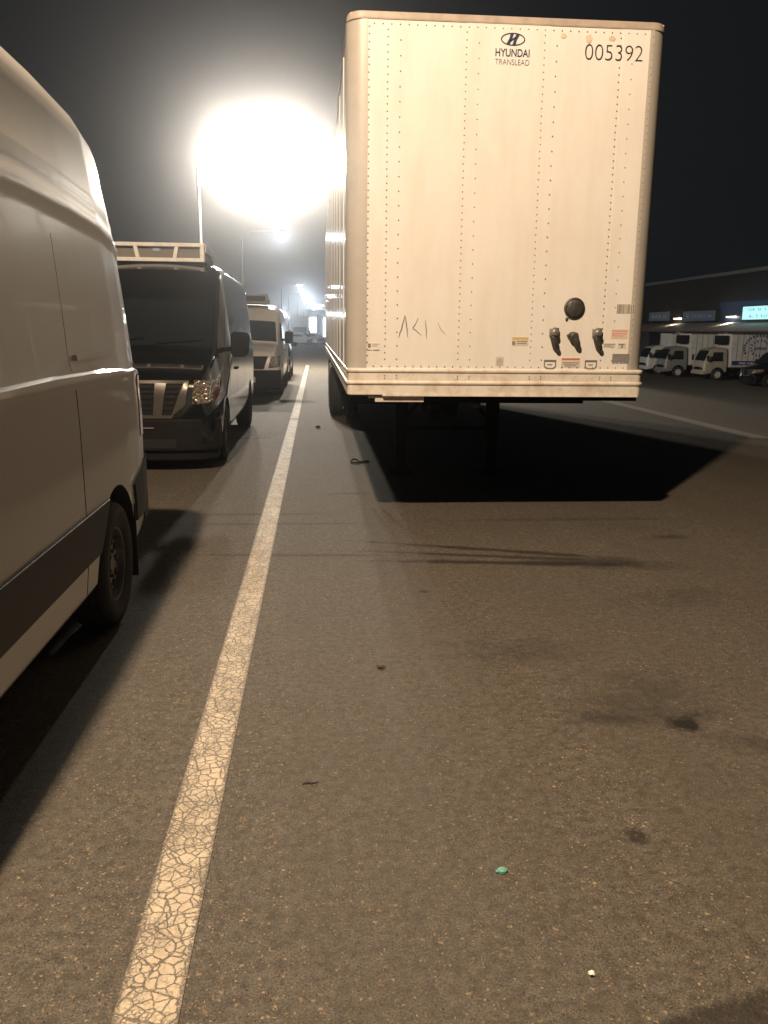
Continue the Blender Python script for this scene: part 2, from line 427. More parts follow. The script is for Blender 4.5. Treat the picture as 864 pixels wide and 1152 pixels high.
# ------------------------------------------------------------------ mesh helpers
class MB:
    def __init__(s):
        s.v, s.f, s.mi = [], [], []

    def add(s, vs, fs, mi=0):
        o = len(s.v)
        s.v += [tuple(p) for p in vs]
        s.f += [tuple(i + o for i in f) for f in fs]
        s.mi += [mi] * len(fs)

    def box(s, x0, x1, y0, y1, z0, z1, mi=0):
        vs = [(x, y, z) for z in (z0, z1) for y in (y0, y1) for x in (x0, x1)]
        s.add(vs, [(0, 2, 3, 1), (4, 5, 7, 6), (0, 1, 5, 4), (2, 6, 7, 3), (0, 4, 6, 2), (1, 3, 7, 5)], mi)

    def prism(s, poly, axis, a0, a1, mi=0):
        """polygon in the two other axes, extruded along axis (0,1,2)"""
        def P(u, w, a):
            return ((a, u, w), (u, a, w), (u, w, a))[axis]
        n = len(poly)
        vs = [P(u, w, a0) for u, w in poly] + [P(u, w, a1) for u, w in poly]
        fs = [tuple(range(n)), tuple(range(2 * n - 1, n - 1, -1))]
        fs += [(i, i + n, (i + 1) % n + n, (i + 1) % n) for i in range(n)]
        s.add(vs, fs, mi)

    def tube(s, path, r, seg=10, mi=0, cap=True):
        path = [Vector(p) for p in path]
        rs = r if isinstance(r, (list, tuple)) else [r] * len(path)
        rings = []
        for i, p in enumerate(path):
            d = (path[min(i + 1, len(path) - 1)] - path[max(i - 1, 0)]).normalized()
            a = Vector((0, 0, 1)) if abs(d.z) < 0.9 else Vector((1, 0, 0))
            u = d.cross(a).normalized()
            w = d.cross(u)
            rings.append([p + (u * CP(t) + w * SP(t)) * rs[i] for t in [2 * math.pi * k / seg for k in range(seg)]])
        vs = [q for rg in rings for q in rg]
        fs = []
        for i in range(len(path) - 1):
            for k in range(seg):
                a, b = i * seg + k, i * seg + (k + 1) % seg
                fs.append((a, b, b + seg, a + seg))
        if cap:
            fs.append(tuple(range(seg - 1, -1, -1)))
            fs.append(tuple(range((len(path) - 1) * seg, len(path) * seg)))
        s.add(vs, fs, mi)

    def lathe(s, prof, c, axis=0, seg=28, mi=0):
        """profile of (radius, offset) spun about an axis through c; closed ring profile"""
        n = len(prof)
        vs = []
        for k in range(seg):
            t = 2 * math.pi * k / seg
            for r, o in prof:
                q = [0, 0, 0]
                q[axis] = o
                q[(axis + 1) % 3] = r * CP(t)
                q[(axis + 2) % 3] = r * SP(t)
                vs.append((q[0] + c[0], q[1] + c[1], q[2] + c[2]))
        fs = []
        for k in range(seg):
            k2 = (k + 1) % seg
            for i in range(n - 1):
                fs.append((k * n + i, k2 * n + i, k2 * n + i + 1, k * n + i + 1))
        s.add(vs, fs, mi)

    def patch(s, fn, q, n, m_, out, th, mi=0):
        """curved plate: fn(a,b)->point; q four (a,b) corners; out = outward direction; th = thickness"""
        out = Vector(out)
        A, B, Cc, D = [Vector(t) for t in q]
        F, K = [], []
        for j in range(m_ + 1):
            for i in range(n + 1):
                u, w = i / n, j / m_
                ab = A * (1 - u) * (1 - w) + B * u * (1 - w) + Cc * u * w + D * (1 - u) * w
                p = Vector(fn(ab.x, ab.y))
                F.append(p + out * th[0])
                K.append(p - out * th[1])
        W = n + 1
        N = len(F)
        fs = []
        for j in range(m_):
            for i in range(n):
                a = j * W + i
                fs.append((a, a + 1, a + W + 1, a + W))
                fs.append((a + N, a + W + N, a + W + 1 + N, a + 1 + N))
        rim = [i for i in range(n)] + [j * W + n for j in range(m_)] + [m_ * W + i for i in range(n, 0, -1)] + [j * W for j in range(m_, 0, -1)]
        for i, a in enumerate(rim):
            b = rim[(i + 1) % len(rim)]
            fs.append((a, a + N, b + N, b))
        s.add(F + K, fs, mi)

    def build(s, name, mats, parent=None, origin=(0, 0, 0), smooth=None, bevel=0.0, bseg=2):
        me = bpy.data.meshes.new(name)
        ox, oy, oz = origin
        me.from_pydata([(x - ox, y - oy, z - oz) for x, y, z in s.v], [], s.f)
        if not isinstance(mats, (list, tuple)):
            mats = [mats]
        for t in mats:
            me.materials.append(M[t] if isinstance(t, str) else t)
        me.polygons.foreach_set('material_index', s.mi)
        bm = bmesh.new()
        bm.from_mesh(me)
        bmesh.ops.recalc_face_normals(bm, faces=bm.faces)
        bm.to_mesh(me)
        bm.free()
        if smooth is not None:
            shade(me, smooth)
        o = bpy.data.objects.new(name, me)
        COL.objects.link(o)
        if parent:
            o.parent = parent
        elif origin != (0, 0, 0):
            o.location = origin
        if bevel:
            md = o.modifiers.new('bevel', 'BEVEL')
            md.width = bevel
            md.segments = bseg
            md.limit_method = 'ANGLE'
            md.angle_limit = R(35)
        return o


def shade(me, angle):
    me.polygons.foreach_set('use_smooth', [True] * len(me.polygons))
    try:
        me.set_sharp_from_angle(angle=R(angle))
    except Exception:
        pass


def tag(o, label=None, cat=None, group=None, kind=None):
    if label:
        o['label'] = label
    if cat:
        o['category'] = cat
    if group:
        o['group'] = group
    if kind:
        o['kind'] = kind
    return o


def thing(name, label, cat, loc=(0, 0, 0), rotz=0.0, group=None):
    o = bpy.data.objects.new(name, None)
    o.empty_display_size = 0.2
    COL.objects.link(o)
    o.location = loc
    o.rotation_euler = (0, 0, rotz)
    return tag(o, label, cat, group)


def dup(root, loc, rotz, label=None):
    r = root.copy()
    COL.objects.link(r)
    r.location = loc
    r.rotation_euler = (0, 0, rotz)
    if label:
        r['label'] = label
    for ch in list(root.children):
        c = ch.copy()
        COL.objects.link(c)
        c.parent = r
        for gch in list(ch.children):
            d = gch.copy()
            COL.objects.link(d)
            d.parent = c
    return r


def interp(tab, x):
    if x <= tab[0][0]:
        return tab[0][1]
    for (a, va), (b, vb) in zip(tab, tab[1:]):
        if x <= b:
            t = (x - a) / (b - a) if b > a else 0
            return va + (vb - va) * t
    return tab[-1][1]


def sstep(t):
    t = max(0.0, min(1.0, t))
    return t * t * (3 - 2 * t)


def text_mesh(txt, size, sx=1.0, bold=0.0):
    cu = bpy.data.curves.new('txt', 'FONT')
    cu.body = txt
    cu.size = size
    cu.align_x = 'CENTER'
    cu.align_y = 'CENTER'
    cu.offset = bold
    cu.extrude = 0.0012
    cu.fill_mode = 'BOTH'
    o = bpy.data.objects.new('txt', cu)
    COL.objects.link(o)
    bpy.context.view_layer.update()
    dg = bpy.context.evaluated_depsgraph_get()
    me = bpy.data.meshes.new_from_object(o.evaluated_get(dg))
    bpy.data.objects.remove(o)
    xs = [v.co.x for v in me.vertices]
    w = max(xs) - min(xs)
    return me, w


def put_text(name, txt, width, height_size, x, y, z, material, parent, origin, label=None, bold=0.0):
    """flat lettering facing -y, centred at x,z, scaled to width"""
    me, w = text_mesh(txt, height_size, bold=bold)
    k = width / w
    xs = [v.co.x for v in me.vertices]
    ys = [v.co.y for v in me.vertices]
    cx, cz = (max(xs) + min(xs)) / 2, (max(ys) + min(ys)) / 2
    for v in me.vertices:
        v.co = Vector(((v.co.x - cx) * k + x - origin[0], y - v.co.z - origin[1], (v.co.y - cz) + z - origin[2]))
    me.materials.clear()
    me.materials.append(M[material])
    o = bpy.data.objects.new(name, me)
    COL.objects.link(o)
    o.parent = parent
    if label:
        o['label'] = label
    return o


# ------------------------------------------------------------------ ground
def ground_z(x):
    return -1.5 * sstep((x - 7.0) / 16.0)


def make_ground():
    xs = [-400, -200, -100, -50, -20, -10, -5, 0, 5] + [7 + 16 * i / 24 for i in range(25)] + [30, 60, 120, 250, 420]
    ys = [-60, -20, -5, 0, 5, 10, 20, 40, 80, 160, 320, 640, 900]
    b = MB()
    vs = [(x, y, ground_z(x)) for y in ys for x in xs]
    W = len(xs)
    fs = [(j * W + i, j * W + i + 1, (j + 1) * W + i + 1, (j + 1) * W + i) for j in range(len(ys) - 1) for i in range(W - 1)]
    b.add(vs, fs)
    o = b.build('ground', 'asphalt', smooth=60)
    tag(o, kind='structure')


make_ground()
b = MB()
for y0, y1 in ((-3.0, 16.05), (16.2, 42.0)):
    b.add([(-0.516, y0, 0.004), (-0.352, y0, 0.004), (-0.352, y1, 0.004), (-0.516, y1, 0.004)], [(0, 1, 2, 3)])
b.add([(-3.6, 42.0, 0.004), (-0.352, 42.0, 0.004), (-0.352, 42.12, 0.004), (-3.6, 42.12, 0.004)], [(0, 1, 2, 3)])
tag(b.build('road_line', 'line'), kind='structure')
b = MB()
b.add([(7.22, 13.2, 0.002), (7.58, 13.2, -0.001), (7.58, 30.0, -0.001), (7.22, 30.0, 0.002)], [(0, 1, 2, 3)])
tag(b.build('worn_road_line', 'line_worn'), kind='structure')


# ------------------------------------------------------------------ street lamps
def street_lamp(label, xh, y, zh, xp, power, color, lens, head=1.0, r=0.14, zb=0.0, added_heads=()):
    t = thing('street_lamp', label, 'street lamp', (xp, y, zb), 0, 'lamps on tall poles along the lot')
    o = (xp, y, zb)
    p = MB()
    p.tube([(xp, y, zb + 0.25), (xp, y, zb + 3), (xp, y, zh - 0.6)], [0.11, 0.095, 0.07], 14)
    p.build('pole', 'pole', t, o, smooth=40)
    p = MB()
    p.box(xp - 0.19, xp + 0.19, y - 0.19, y + 0.19, zb, zb + 0.04)
    p.tube([(xp, y, zb + 0.03), (xp, y, zb + 0.32)], [0.16, 0.13], 14)
    p.build('base_plate', 'pole', t, o, smooth=40)
    d = 1 if xh > xp else -1
    p = MB()
    p.tube([(xp, y, zh - 0.7), (xp + d * 0.06, y, zh - 0.35), (xp + d * 0.3, y, zh - 0.1), (xp + d * 0.8, y, zh + 0.05),
            (xh - d * 0.30, y, zh + 0.14)], 0.04, 10)
    p.build('arm', 'pole', t, o, smooth=40)
    xa = xh
    if added_heads:
        p = MB()
        p.tube([(xa - d * 0.4, y, zh + 0.15), (max(added_heads) - 0.3, y, zh + 0.15)], 0.04, 10)
        p.build('added_head_bar', 'pole', t, o, smooth=40)
    for xh in (xh,) + tuple(added_heads):  # heads after the first are added to widen the glare
        hh = MB()
        w, l, hgt = 0.16 * head, 0.40 * head, 0.13 * head
        prof = []
        rings = []
        for zz, k in ((zh + 0.02, 1.0), (zh + 0.08, 1.0), (zh + hgt, 0.82), (zh + hgt + 0.05, 0.45)):
            ring = []
            for i in range(20):
                a = 2 * math.pi * i / 20
                ring.append((xh + l * k * math.copysign(abs(CP(a)) ** 0.6, CP(a)), y + w * k * math.copysign(abs(SP(a)) ** 0.6, SP(a)), zz))
            rings.append(ring)
        vs = [q for rg in rings for q in rg]
        fs = [(i * 20 + k, i * 20 + (k + 1) % 20, (i + 1) * 20 + (k + 1) % 20, (i + 1) * 20 + k) for i in range(3) for k in range(20)]
        fs.append(tuple(range(60, 80)))
        fs.append(tuple(range(19, -1, -1)))
        hh.add(vs, fs)
        hd = hh.build('head', 'pole', t, o, smooth=40)
        # drop lens bowl
        bw = MB()
        rings = []
        for zz, k in ((zh + 0.015, 0.80), (zh - 0.04 * head, 0.78), (zh - 0.10 * head, 0.60), (zh - 0.14 * head, 0.28)):
            rings.append([(xh + l * k * CP(2 * math.pi * i / 20), y + w * k * SP(2 * math.pi * i / 20), zz) for i in range(20)])
        vs = [q for rg in rings for q in rg]
        fs = [(i * 20 + k, i * 20 + (k + 1) % 20, (i + 1) * 20 + (k + 1) % 20, (i + 1) * 20 + k) for i in range(3) for k in range(20)]
        fs.append(tuple(range(60, 80)))
        fs.append(tuple(range(19, -1, -1)))
        bw.add(vs, fs)
        ln = bw.build('lens', lens, hd, o, smooth=60)
        li = bpy.data.lights.new('lamp_light', 'POINT')
        li.energy = power
        li.color = color
        li.shadow_soft_size = r
        lo = bpy.data.objects.new('lamp_light', li)
        COL.objects.link(lo)
        lo.parent = t
        lo.location = (xh - xp, 0, zh - 0.14 * head - r - 0.03 - zb)
    return t


street_lamp('street lamp over the near white van, lighting the trailer front', -1.9, 0.6, 8.8, -4.8, 6300, LAMP_WARM, 'emit_warm')
street_lamp('nearest street lamp in view, with two heads added to widen its glare, above the black van', -1.96, 36.3, 8.9, -4.75, 7200, (1.0, 0.90, 0.76), 'emit_warm', 1.5, 0.2, 0.0, (-3.15, -0.75))
street_lamp('second street lamp along the row, above the white van behind the black one', -2.67, 66.0, 8.9, -5.55, 480, LAMP_COOL, 'emit_cool', 1.2)
for lab, x, y, z, xp, pw, ln in (
        ('third street lamp of the row, small dim oblong head above two bright ones', -2.69, 142, 9.0, -5.66, 400, 'emit_cool'),
        ('fourth street lamp of the row, round bright glow left of the trailer', -2.44, 177, 9.0, -5.65, 900, 'emit_cool'),
        ('fifth street lamp of the row, round bright glow closest above the far box truck', -1.66, 215, 9.0, -4.66, 900, 'emit_cool'),
        ('sixth lamp far down the row, tiny white point above the far cars', -0.6, 232, 7.4, -3.4, 500, 'emit_cool'),
        ('farthest street lamp, a small dot beside the trailer side', 1.45, 250, 9.0, -1.5, 900, 'emit_cool')):
    street_lamp(lab, x, y, z, xp, pw, LAMP_COOL, ln, 2.2 if pw > 600 else 1.3)


# ------------------------------------------------------------------ wheels
def wheel(parent, x, y, r, w, rim_r, side, rim='steel', origin=(0, 0, 0), zc=None, spokes=True, flat=0.0):
    """rim is the part, tyre its sub-part; side = +1 when the outer face looks to +x"""
    zc = r if zc is None else zc
    s = side
    b = MB()
    c = (x, y, zc)
    prof = [(0.0, s * w * 0.30), (rim_r * 0.22, s * w * 0.30), (rim_r * 0.27, s * w * 0.22), (rim_r * 0.36, s * w * 0.20), (rim_r * 0.46, s * w * 0.24),
            (rim_r * 0.72, s * w * 0.24), (rim_r * 0.80, s * w * 0.12), (rim_r * 0.90, s * w * 0.14), (rim_r * 0.95, s * w * 0.38),
            (rim_r * 1.03, s * w * 0.42), (rim_r * 1.03, s * w * 0.30), (rim_r * 0.93, -s * w * 0.35), (0.0, -s * w * 0.35)]
    b.lathe(prof, c, 0, 32)
    if spokes:
        for k in range(10):
            a = 2 * math.pi * k / 10
            cc = (x + s * w * 0.235, y + rim_r * 0.60 * CP(a), zc + rim_r * 0.60 * SP(a))
            b.lathe([(0, s * 0.008), (rim_r * 0.10, s * 0.008), (rim_r * 0.11, -s * 0.004)], cc, 0, 10, 1)
        for k in range(6):
            a = 2 * math.pi * k / 6 + 0.3
            cc = (x + s * w * 0.21, y + rim_r * 0.33 * CP(a), zc + rim_r * 0.33 * SP(a))
            b.lathe([(0, s * 0.03), (0.010, s * 0.03), (0.012, 0)], cc, 0, 6, 0)
    wo = b.build('wheel', [rim, 'gap'], parent, origin, smooth=35)
    t = MB()
    hw = w / 2
    prof = [(rim_r * 0.98, hw * 0.80), (rim_r * 1.10, hw * 0.95), (r * 0.86, hw * 1.02), (r * 0.95, hw * 0.92), (r * 0.993, hw * 0.74)]
    for g0 in (0.5, 0.15, -0.2, -0.55):
        prof += [(r, hw * (g0 + 0.10)), (r, hw * g0), (r - 0.009, hw * (g0 - 0.02)), (r - 0.009, hw * (g0 - 0.09))]
    prof += [(r * 0.993, -hw * 0.74), (r * 0.95, -hw * 0.92), (r * 0.86, -hw * 1.02), (rim_r * 1.1, -hw * 0.95), (rim_r * 0.98, -hw * 0.80), (rim_r * 0.98, hw * 0.80)]
    prof = [(rr, o * s) for rr, o in prof]
    t.lathe(prof, c, 0, 40)
    t.build('tyre', 'rubber', wo, origin, smooth=35)
    return wo


# ------------------------------------------------------------------ lofted vehicle bodies
class Loft:
    """vehicle shell, local axes: x across, front at y=0 looking to -y, z up"""
    def __init__(s, L, hw, prof, outline, hws, sills, rads, lean=None, crown=0.03):
        s.L, s.hw, s.prof, s.outline, s.hws, s.sills, s.rads, s.lean, s.crown = L, hw, prof, outline, hws, sills, rads, lean, crown
        s.zref = max(z for _, z in outline)
        s.rref = interp(rads, s.L * 0.7)

    def section(s, y):
        zt, hw, zs, r = interp(s.outline, y), s.hw * interp(s.hws, y), interp(s.sills, y), interp(s.rads, y)
        z0 = s.prof[0][0]
        k = (zt - r - zs) / (s.prof[-1][0] - z0)
        pts = [(0, zs), (hw * 0.6, zs)]
        for zp, ins in s.prof:
            pts.append((hw - ins, zs + (zp - z0) * k))
        xe, ze = pts[-1]
        xr = r * 1.15
        for i in range(1, 9):
            a = math.pi / 2 * i / 8
            pts.append((xe - xr * (1 - CP(a)), ze + r * SP(a) * 1.0))
        x1, z1 = pts[-1]
        for i in range(1, 4):
            u = i / 3
            pts.append((x1 * (1 - u), z1 + s.crown * (1 - (1 - u) ** 2)))
        return pts

    def dfm(s, p):
        return s.lean(p) if s.lean else p

    def side(s, y, z, sgn=1):
        pts = s.section(y)[2:]
        for (xa, za), (xb, zb) in zip(pts, pts[1:]):
            if za <= z <= zb and zb > za:
                t = (z - za) / (zb - za)
                return s.dfm((sgn * (xa + (xb - xa) * t), y, z))
        return s.dfm((sgn * pts[0][0], y, z))

    def top(s, x, y):
        pts = s.section(y)
        a = abs(x)
        best = None
        for (xa, za), (xb, zb) in list(zip(pts, pts[1:]))[2:]:
            lo, hi = min(xa, xb), max(xa, xb)
            if lo <= a <= hi and hi > lo:
                t = (a - xa) / (xb - xa)
                z = za + (zb - za) * t
                best = z if best is None else max(best, z)
        return s.dfm((x, y, best if best is not None else pts[-1][1]))

    def front(s, x, z, y_max=0.6):
        """first y at which the shell covers (x,z)"""
        y = 0.0
        while y < y_max:
            pts = s.section(y)[2:]
            if pts[-1][1] >= z:
                for (xa, za), (xb, zb) in zip(pts, pts[1:]):
                    if za <= z <= zb and zb > za:
                        if xa + (xb - xa) * (z - za) / (zb - za) >= abs(x):
                            return (x, y, z)
                        break
                else:
                    if z < pts[0][1] and pts[0][0] >= abs(x):
                        return (x, y, z)
            y += 0.004
        return (x, y, z)

    def mesh(s, step=0.09, extra=()):
        ys = set([0.0, s.L])
        y = 0.0
        while y < s.L:
            ys.add(round(y, 3))
            y += step
        for tab in (s.outline, s.hws):
            for a, _ in tab:
                ys.add(round(a, 3))
        ys = sorted(ys)
        ys2 = [ys[0]]
        for y in ys[1:]:
            if y - ys2[-1] > 0.008:
                ys2.append(y)
        b = MB()
        rings = []
        for y in ys2:
            sec = s.section(y)
            ring = [(x, z) for x, z in sec] + [(-x, z) for x, z in sec[-2:0:-1]]
            rings.append([s.dfm((x, y, z)) for x, z in ring])
        n = len(rings[0])
        vs = [p for rg in rings for p in rg]
        fs = []
        for j in range(len(rings) - 1):
            for i in range(n):
                fs.append((j * n + i, j * n + (i + 1) % n, (j + 1) * n + (i + 1) % n, (j + 1) * n + i))
        fs.append(tuple(range(n)))
        fs.append(tuple(range((len(rings) - 1) * n, len(rings) * n)))
        b.add(vs, fs)
        return b

    def groove(s, cut, pts, w=0.007, depth=0.012, sgn=1):
        """cutter prism following the side surface along (y,z) points"""
        P = []
        for (ya, za), (yb, zb) in zip(pts, pts[1:]):
            n = max(2, int(math.hypot(yb - ya, zb - za) / 0.06))
            for i in range(n):
                P.append((ya + (yb - ya) * i / n, za + (zb - za) * i / n))
        P.append(pts[-1])
        V, F = [], []
        for i, (y, z) in enumerate(P):
            a, c = P[max(0, i - 1)], P[min(len(P) - 1, i + 1)]
            d = Vector((c[0] - a[0], c[1] - a[1])).normalized()
            nx, nz = -d.y * w / 2, d.x * w / 2
            for oy, oz in ((nx, nz), (-nx, -nz)):
                p = Vector(s.side(y, z, sgn))
                q = Vector((0, oy, oz))
                V.append(p + q + Vector((sgn * 0.03, 0, 0)))
                V.append(p + q - Vector((sgn * depth, 0, 0)))
        for i in range(len(P) - 1):
            o = i * 4
            for a, b_ in ((0, 1), (1, 3), (3, 2), (2, 0)):
                F.append((o + a, o + b_, o + 4 + b_, o + 4 + a))
        F.append((0, 2, 3, 1))
        o = (len(P) - 1) * 4
        F.append((o, o + 1, o + 3, o + 2))
        cut.add(V, F, 1)


def carve(ob, cut, name):
    """boolean the cutter out of ob, then throw the cutter away"""
    co = cut.build('cutter', list(ob.data.materials), ob.parent)
    md = ob.modifiers.new('cut', 'BOOLEAN')
    md.operation = 'DIFFERENCE'
    md.solver = 'EXACT'
    md.use_self = True
    md.object = co
    bpy.context.view_layer.update()
    dg = bpy.context.evaluated_depsgraph_get()
    me = bpy.data.meshes.new_from_object(ob.evaluated_get(dg))
    ob.modifiers.clear()
    ob.data = me
    me.name = name
    bpy.data.objects.remove(co)
    shade(me, 28)


def arch_cut(cut, y, z, r, x0, x1):
    poly = [(y + r * CP(a), z + r * SP(a)) for a in [math.pi * k / 20 for k in range(21)]]
    poly += [(y - r * 0.98, z - r * 1.2), (y + r * 0.98, z - r * 1.2)]
    cut.prism(poly, 0, x0, x1, 1)


# ------------------------------------------------------------------ the near white van
def near_van():
    ox, oy = -2.13, -0.15
    t = thing('cargo_van', 'high roofed white panel van at the left edge with black cladding, nearest the camera', 'van', (ox, oy, 0), 0, 'vans parked along the yellow line')
    prof = [(0.33, 0.05), (0.37, 0.022), (0.46, 0.012), (0.52, 0.006), (0.62, 0.0), (0.95, 0.0), (1.20, 0.002), (1.36, 0.008), (1.415, 0.004), (1.432, 0.006), (1.445, 0.020),
            (1.50, 0.034), (1.75, 0.050), (2.00, 0.070), (2.13, 0.082), (2.17, 0.086), (2.20, 0.079), (2.23, 0.078), (2.27, 0.090), (2.33, 0.103), (2.37, 0.104), (2.40, 0.112), (2.55, 0.135), (2.65, 0.150)]
    outline = [(0, 0.92), (0.05, 1.02), (0.12, 1.08), (0.6, 1.22), (1.0, 1.34), (1.55, 1.98), (1.85, 2.30), (2.2, 2.58), (2.7, 2.86), (3.2, 2.94), (3.9, 2.96), (4.6, 2.95), (5.2, 2.92), (5.6, 2.86), (5.8, 2.78), (5.93, 2.62)]
    hws = [(0, 0.86), (0.05, 0.92), (0.15, 0.965), (0.5, 1.0), (5.2, 1.0), (5.55, 0.992), (5.75, 0.975), (5.86, 0.95), (5.93, 0.91)]

    def lean(p):
        x, y, z = p
        if y > 4.4:
            k = sstep((z - 0.9) / 1.9) ** 1.0
            y = y - 0.17 * k * ((y - 4.4) / 1.5) ** 1.6
        return (x, y, z)
    Lf = Loft(5.93, 1.0, prof, outline, hws, [(0, 0.30), (0.6, 0.33), (5.4, 0.33), (5.93, 0.42)], [(0, 0.06), (0.9, 0.10), (1.8, 0.20), (2.6, 0.26), (5.93, 0.26)], lean, 0.03)
    ob = Lf.mesh(0.07).build('body', ['van_white', 'gap'], t)
    cut = MB()
    for yw in (1.0, 4.86):
        arch_cut(cut, yw, 0.37, 0.44, 0.62, 1.2)
        arch_cut(cut, yw, 0.37, 0.44, -1.2, -0.62)
    # sliding door and panel seams on the visible side
    Lf.groove(cut, [(4.22, 0.36), (4.22, 1.39)], 0.014, 0.016)
    Lf.groove(cut, [(4.22, 1.47), (4.22, 2.10)], 0.007, 0.006)
    Lf.groove(cut, [(2.95, 0.36), (2.95, 2.10)], 0.014, 0.016)
    Lf.groove(cut, [(2.0, 0.36), (2.0, 2.05)], 0.014, 0.016)
    carve(ob, cut, 'body')
    # black cladding strip along the flank
    c = MB()
    c.patch(lambda y, z: Lf.side(y, z), [(1.48, 0.53), (4.435, 0.53), (4.655, 0.775), (1.42, 0.775)], 40, 4, (1, 0, 0), (0.014, 0.02))
    c.build('side_moulding', 'cladding', t, smooth=40, bevel=0.004)
    c = MB()
    c.patch(lambda y, z: Lf.side(y, z, -1), [(1.48, 0.53), (4.435, 0.53), (4.655, 0.775), (1.42, 0.775)], 20, 3, (-1, 0, 0), (0.014, 0.02))
    c.build('side_moulding', 'cladding', t, smooth=40, bevel=0.004)
    c = MB()
    c.patch(lambda y, z: Lf.side(y, z), [(5.34, 0.50), (5.80, 0.50), (5.84, 0.86), (5.28, 0.74)], 10, 4, (1, 0, 0), (0.016, 0.02))
    rearb = [(x, 5.93 + 0.07 - 0.10 * (abs(x) / 0.95) ** 6) for x in [-0.96 + 0.08 * i for i in range(25)]]
    poly = rearb + [(0.96, 5.76), (-0.96, 5.76)]
    c.prism(poly, 2, 0.42, 0.84)
    c.build('rear_bumper', 'cladding', t, smooth=40)
    # sliding door rail cover
    c = MB()
    c.patch(lambda y, z: Lf.side(y, z), [(4.30, 1.525), (5.0, 1.525), (5.0, 1.550), (4.30, 1.550)], 12, 1, (1, 0, 0), (0.02, 0.01))
    c.build('door_rail', 'van_white', t)
    c = MB()
    for sg in (1, -1):
        c.patch(lambda y, z: Lf.side(y, z, sg), [(5.62, 1.0), (5.86, 1.0), (5.86, 1.46), (5.68, 1.46)], 4, 6, (sg, 0, 0), (0.006, 0.02))
        c.build('tail_light', 'lens_red', t)
        c = MB()
    for sg in (1, -1):
        g = MB()
        g.patch(lambda y, z: Lf.side(y, z, sg), [(1.22, 1.46), (1.95, 1.46), (1.95, 1.98), (1.66, 1.98)], 12, 8, (sg, 0, 0), (0.004, 0.02))
        g.build('side_window', 'glass', t, smooth=40)
    g = MB()
    g.patch(lambda x, y: Lf.top(x, y), [(-0.82, 1.03), (0.82, 1.03), (0.76, 1.62), (-0.76, 1.62)], 18, 10, (0, -0.7, 0.7), (0.004, 0.02))
    g.build('windshield', 'glass', t, smooth=40)
    g = MB()
    g.patch(lambda x, z: Lf.front(x, z), [(-0.45, 0.58), (0.45, 0.58), (0.48, 0.88), (-0.48, 0.88)], 12, 3, (0, -1, 0), (0.01, 0.03))
    g.build('grille', 'plastic', t, smooth=40)
    for sg in (1, -1):
        g = MB()
        g.patch(lambda x, z: Lf.front(x, z), [(sg * 0.52, 0.62), (sg * 0.86, 0.68), (sg * 0.86, 0.90), (sg * 0.54, 0.86)], 10, 4, (0, -1, 0), (0.01, 0.04))
        g.build('headlight', 'headlamp', t, smooth=40)
    g = MB()
    g.prism([(-0.9, 0.06), (-0.6, -0.05), (0.6, -0.05), (0.9, 0.06), (0.94, 0.35), (-0.94, 0.35)], 2, 0.26, 0.56)
    g.build('front_bumper', 'plastic', t, smooth=30, bevel=0.02)
    for sg in (1, -1):
        for yw in (1.0, 4.86):
            wheel(t, sg * 0.885, yw, 0.355, 0.225, 0.215, sg, 'steel')
    # mud flap behind the rear wheel and inner liner
    for sg in (1, -1):
        c = MB()
        c.box(sg * 0.885 - 0.12, sg * 0.885 + 0.12, 5.27, 5.285, 0.16, 0.62)
        c.build('mud_flap', 'rubber', t)
    c = MB()
    c.box(-0.72, 0.72, 0.4, 5.6, 0.20, 0.36)
    c.build('underbody', 'dark_metal', t)
    c = MB()
    c.box(0.55, 0.84, 3.10, 3.9, 0.20, 0.34)
    c.build('side_step', 'plastic', t, bevel=0.02)
    return t


near_van()


# ------------------------------------------------------------------ hooded vans that face the camera
VAN_PROF = [(0.36, 0.06), (0.42, 0.03), (0.55, 0.01), (0.9, 0.0), (1.20, 0.0), (1.36, 0.006), (1.40, 0.016), (1.44, 0.030), (1.7, 0.055), (1.95, 0.085), (2.18, 0.115)]


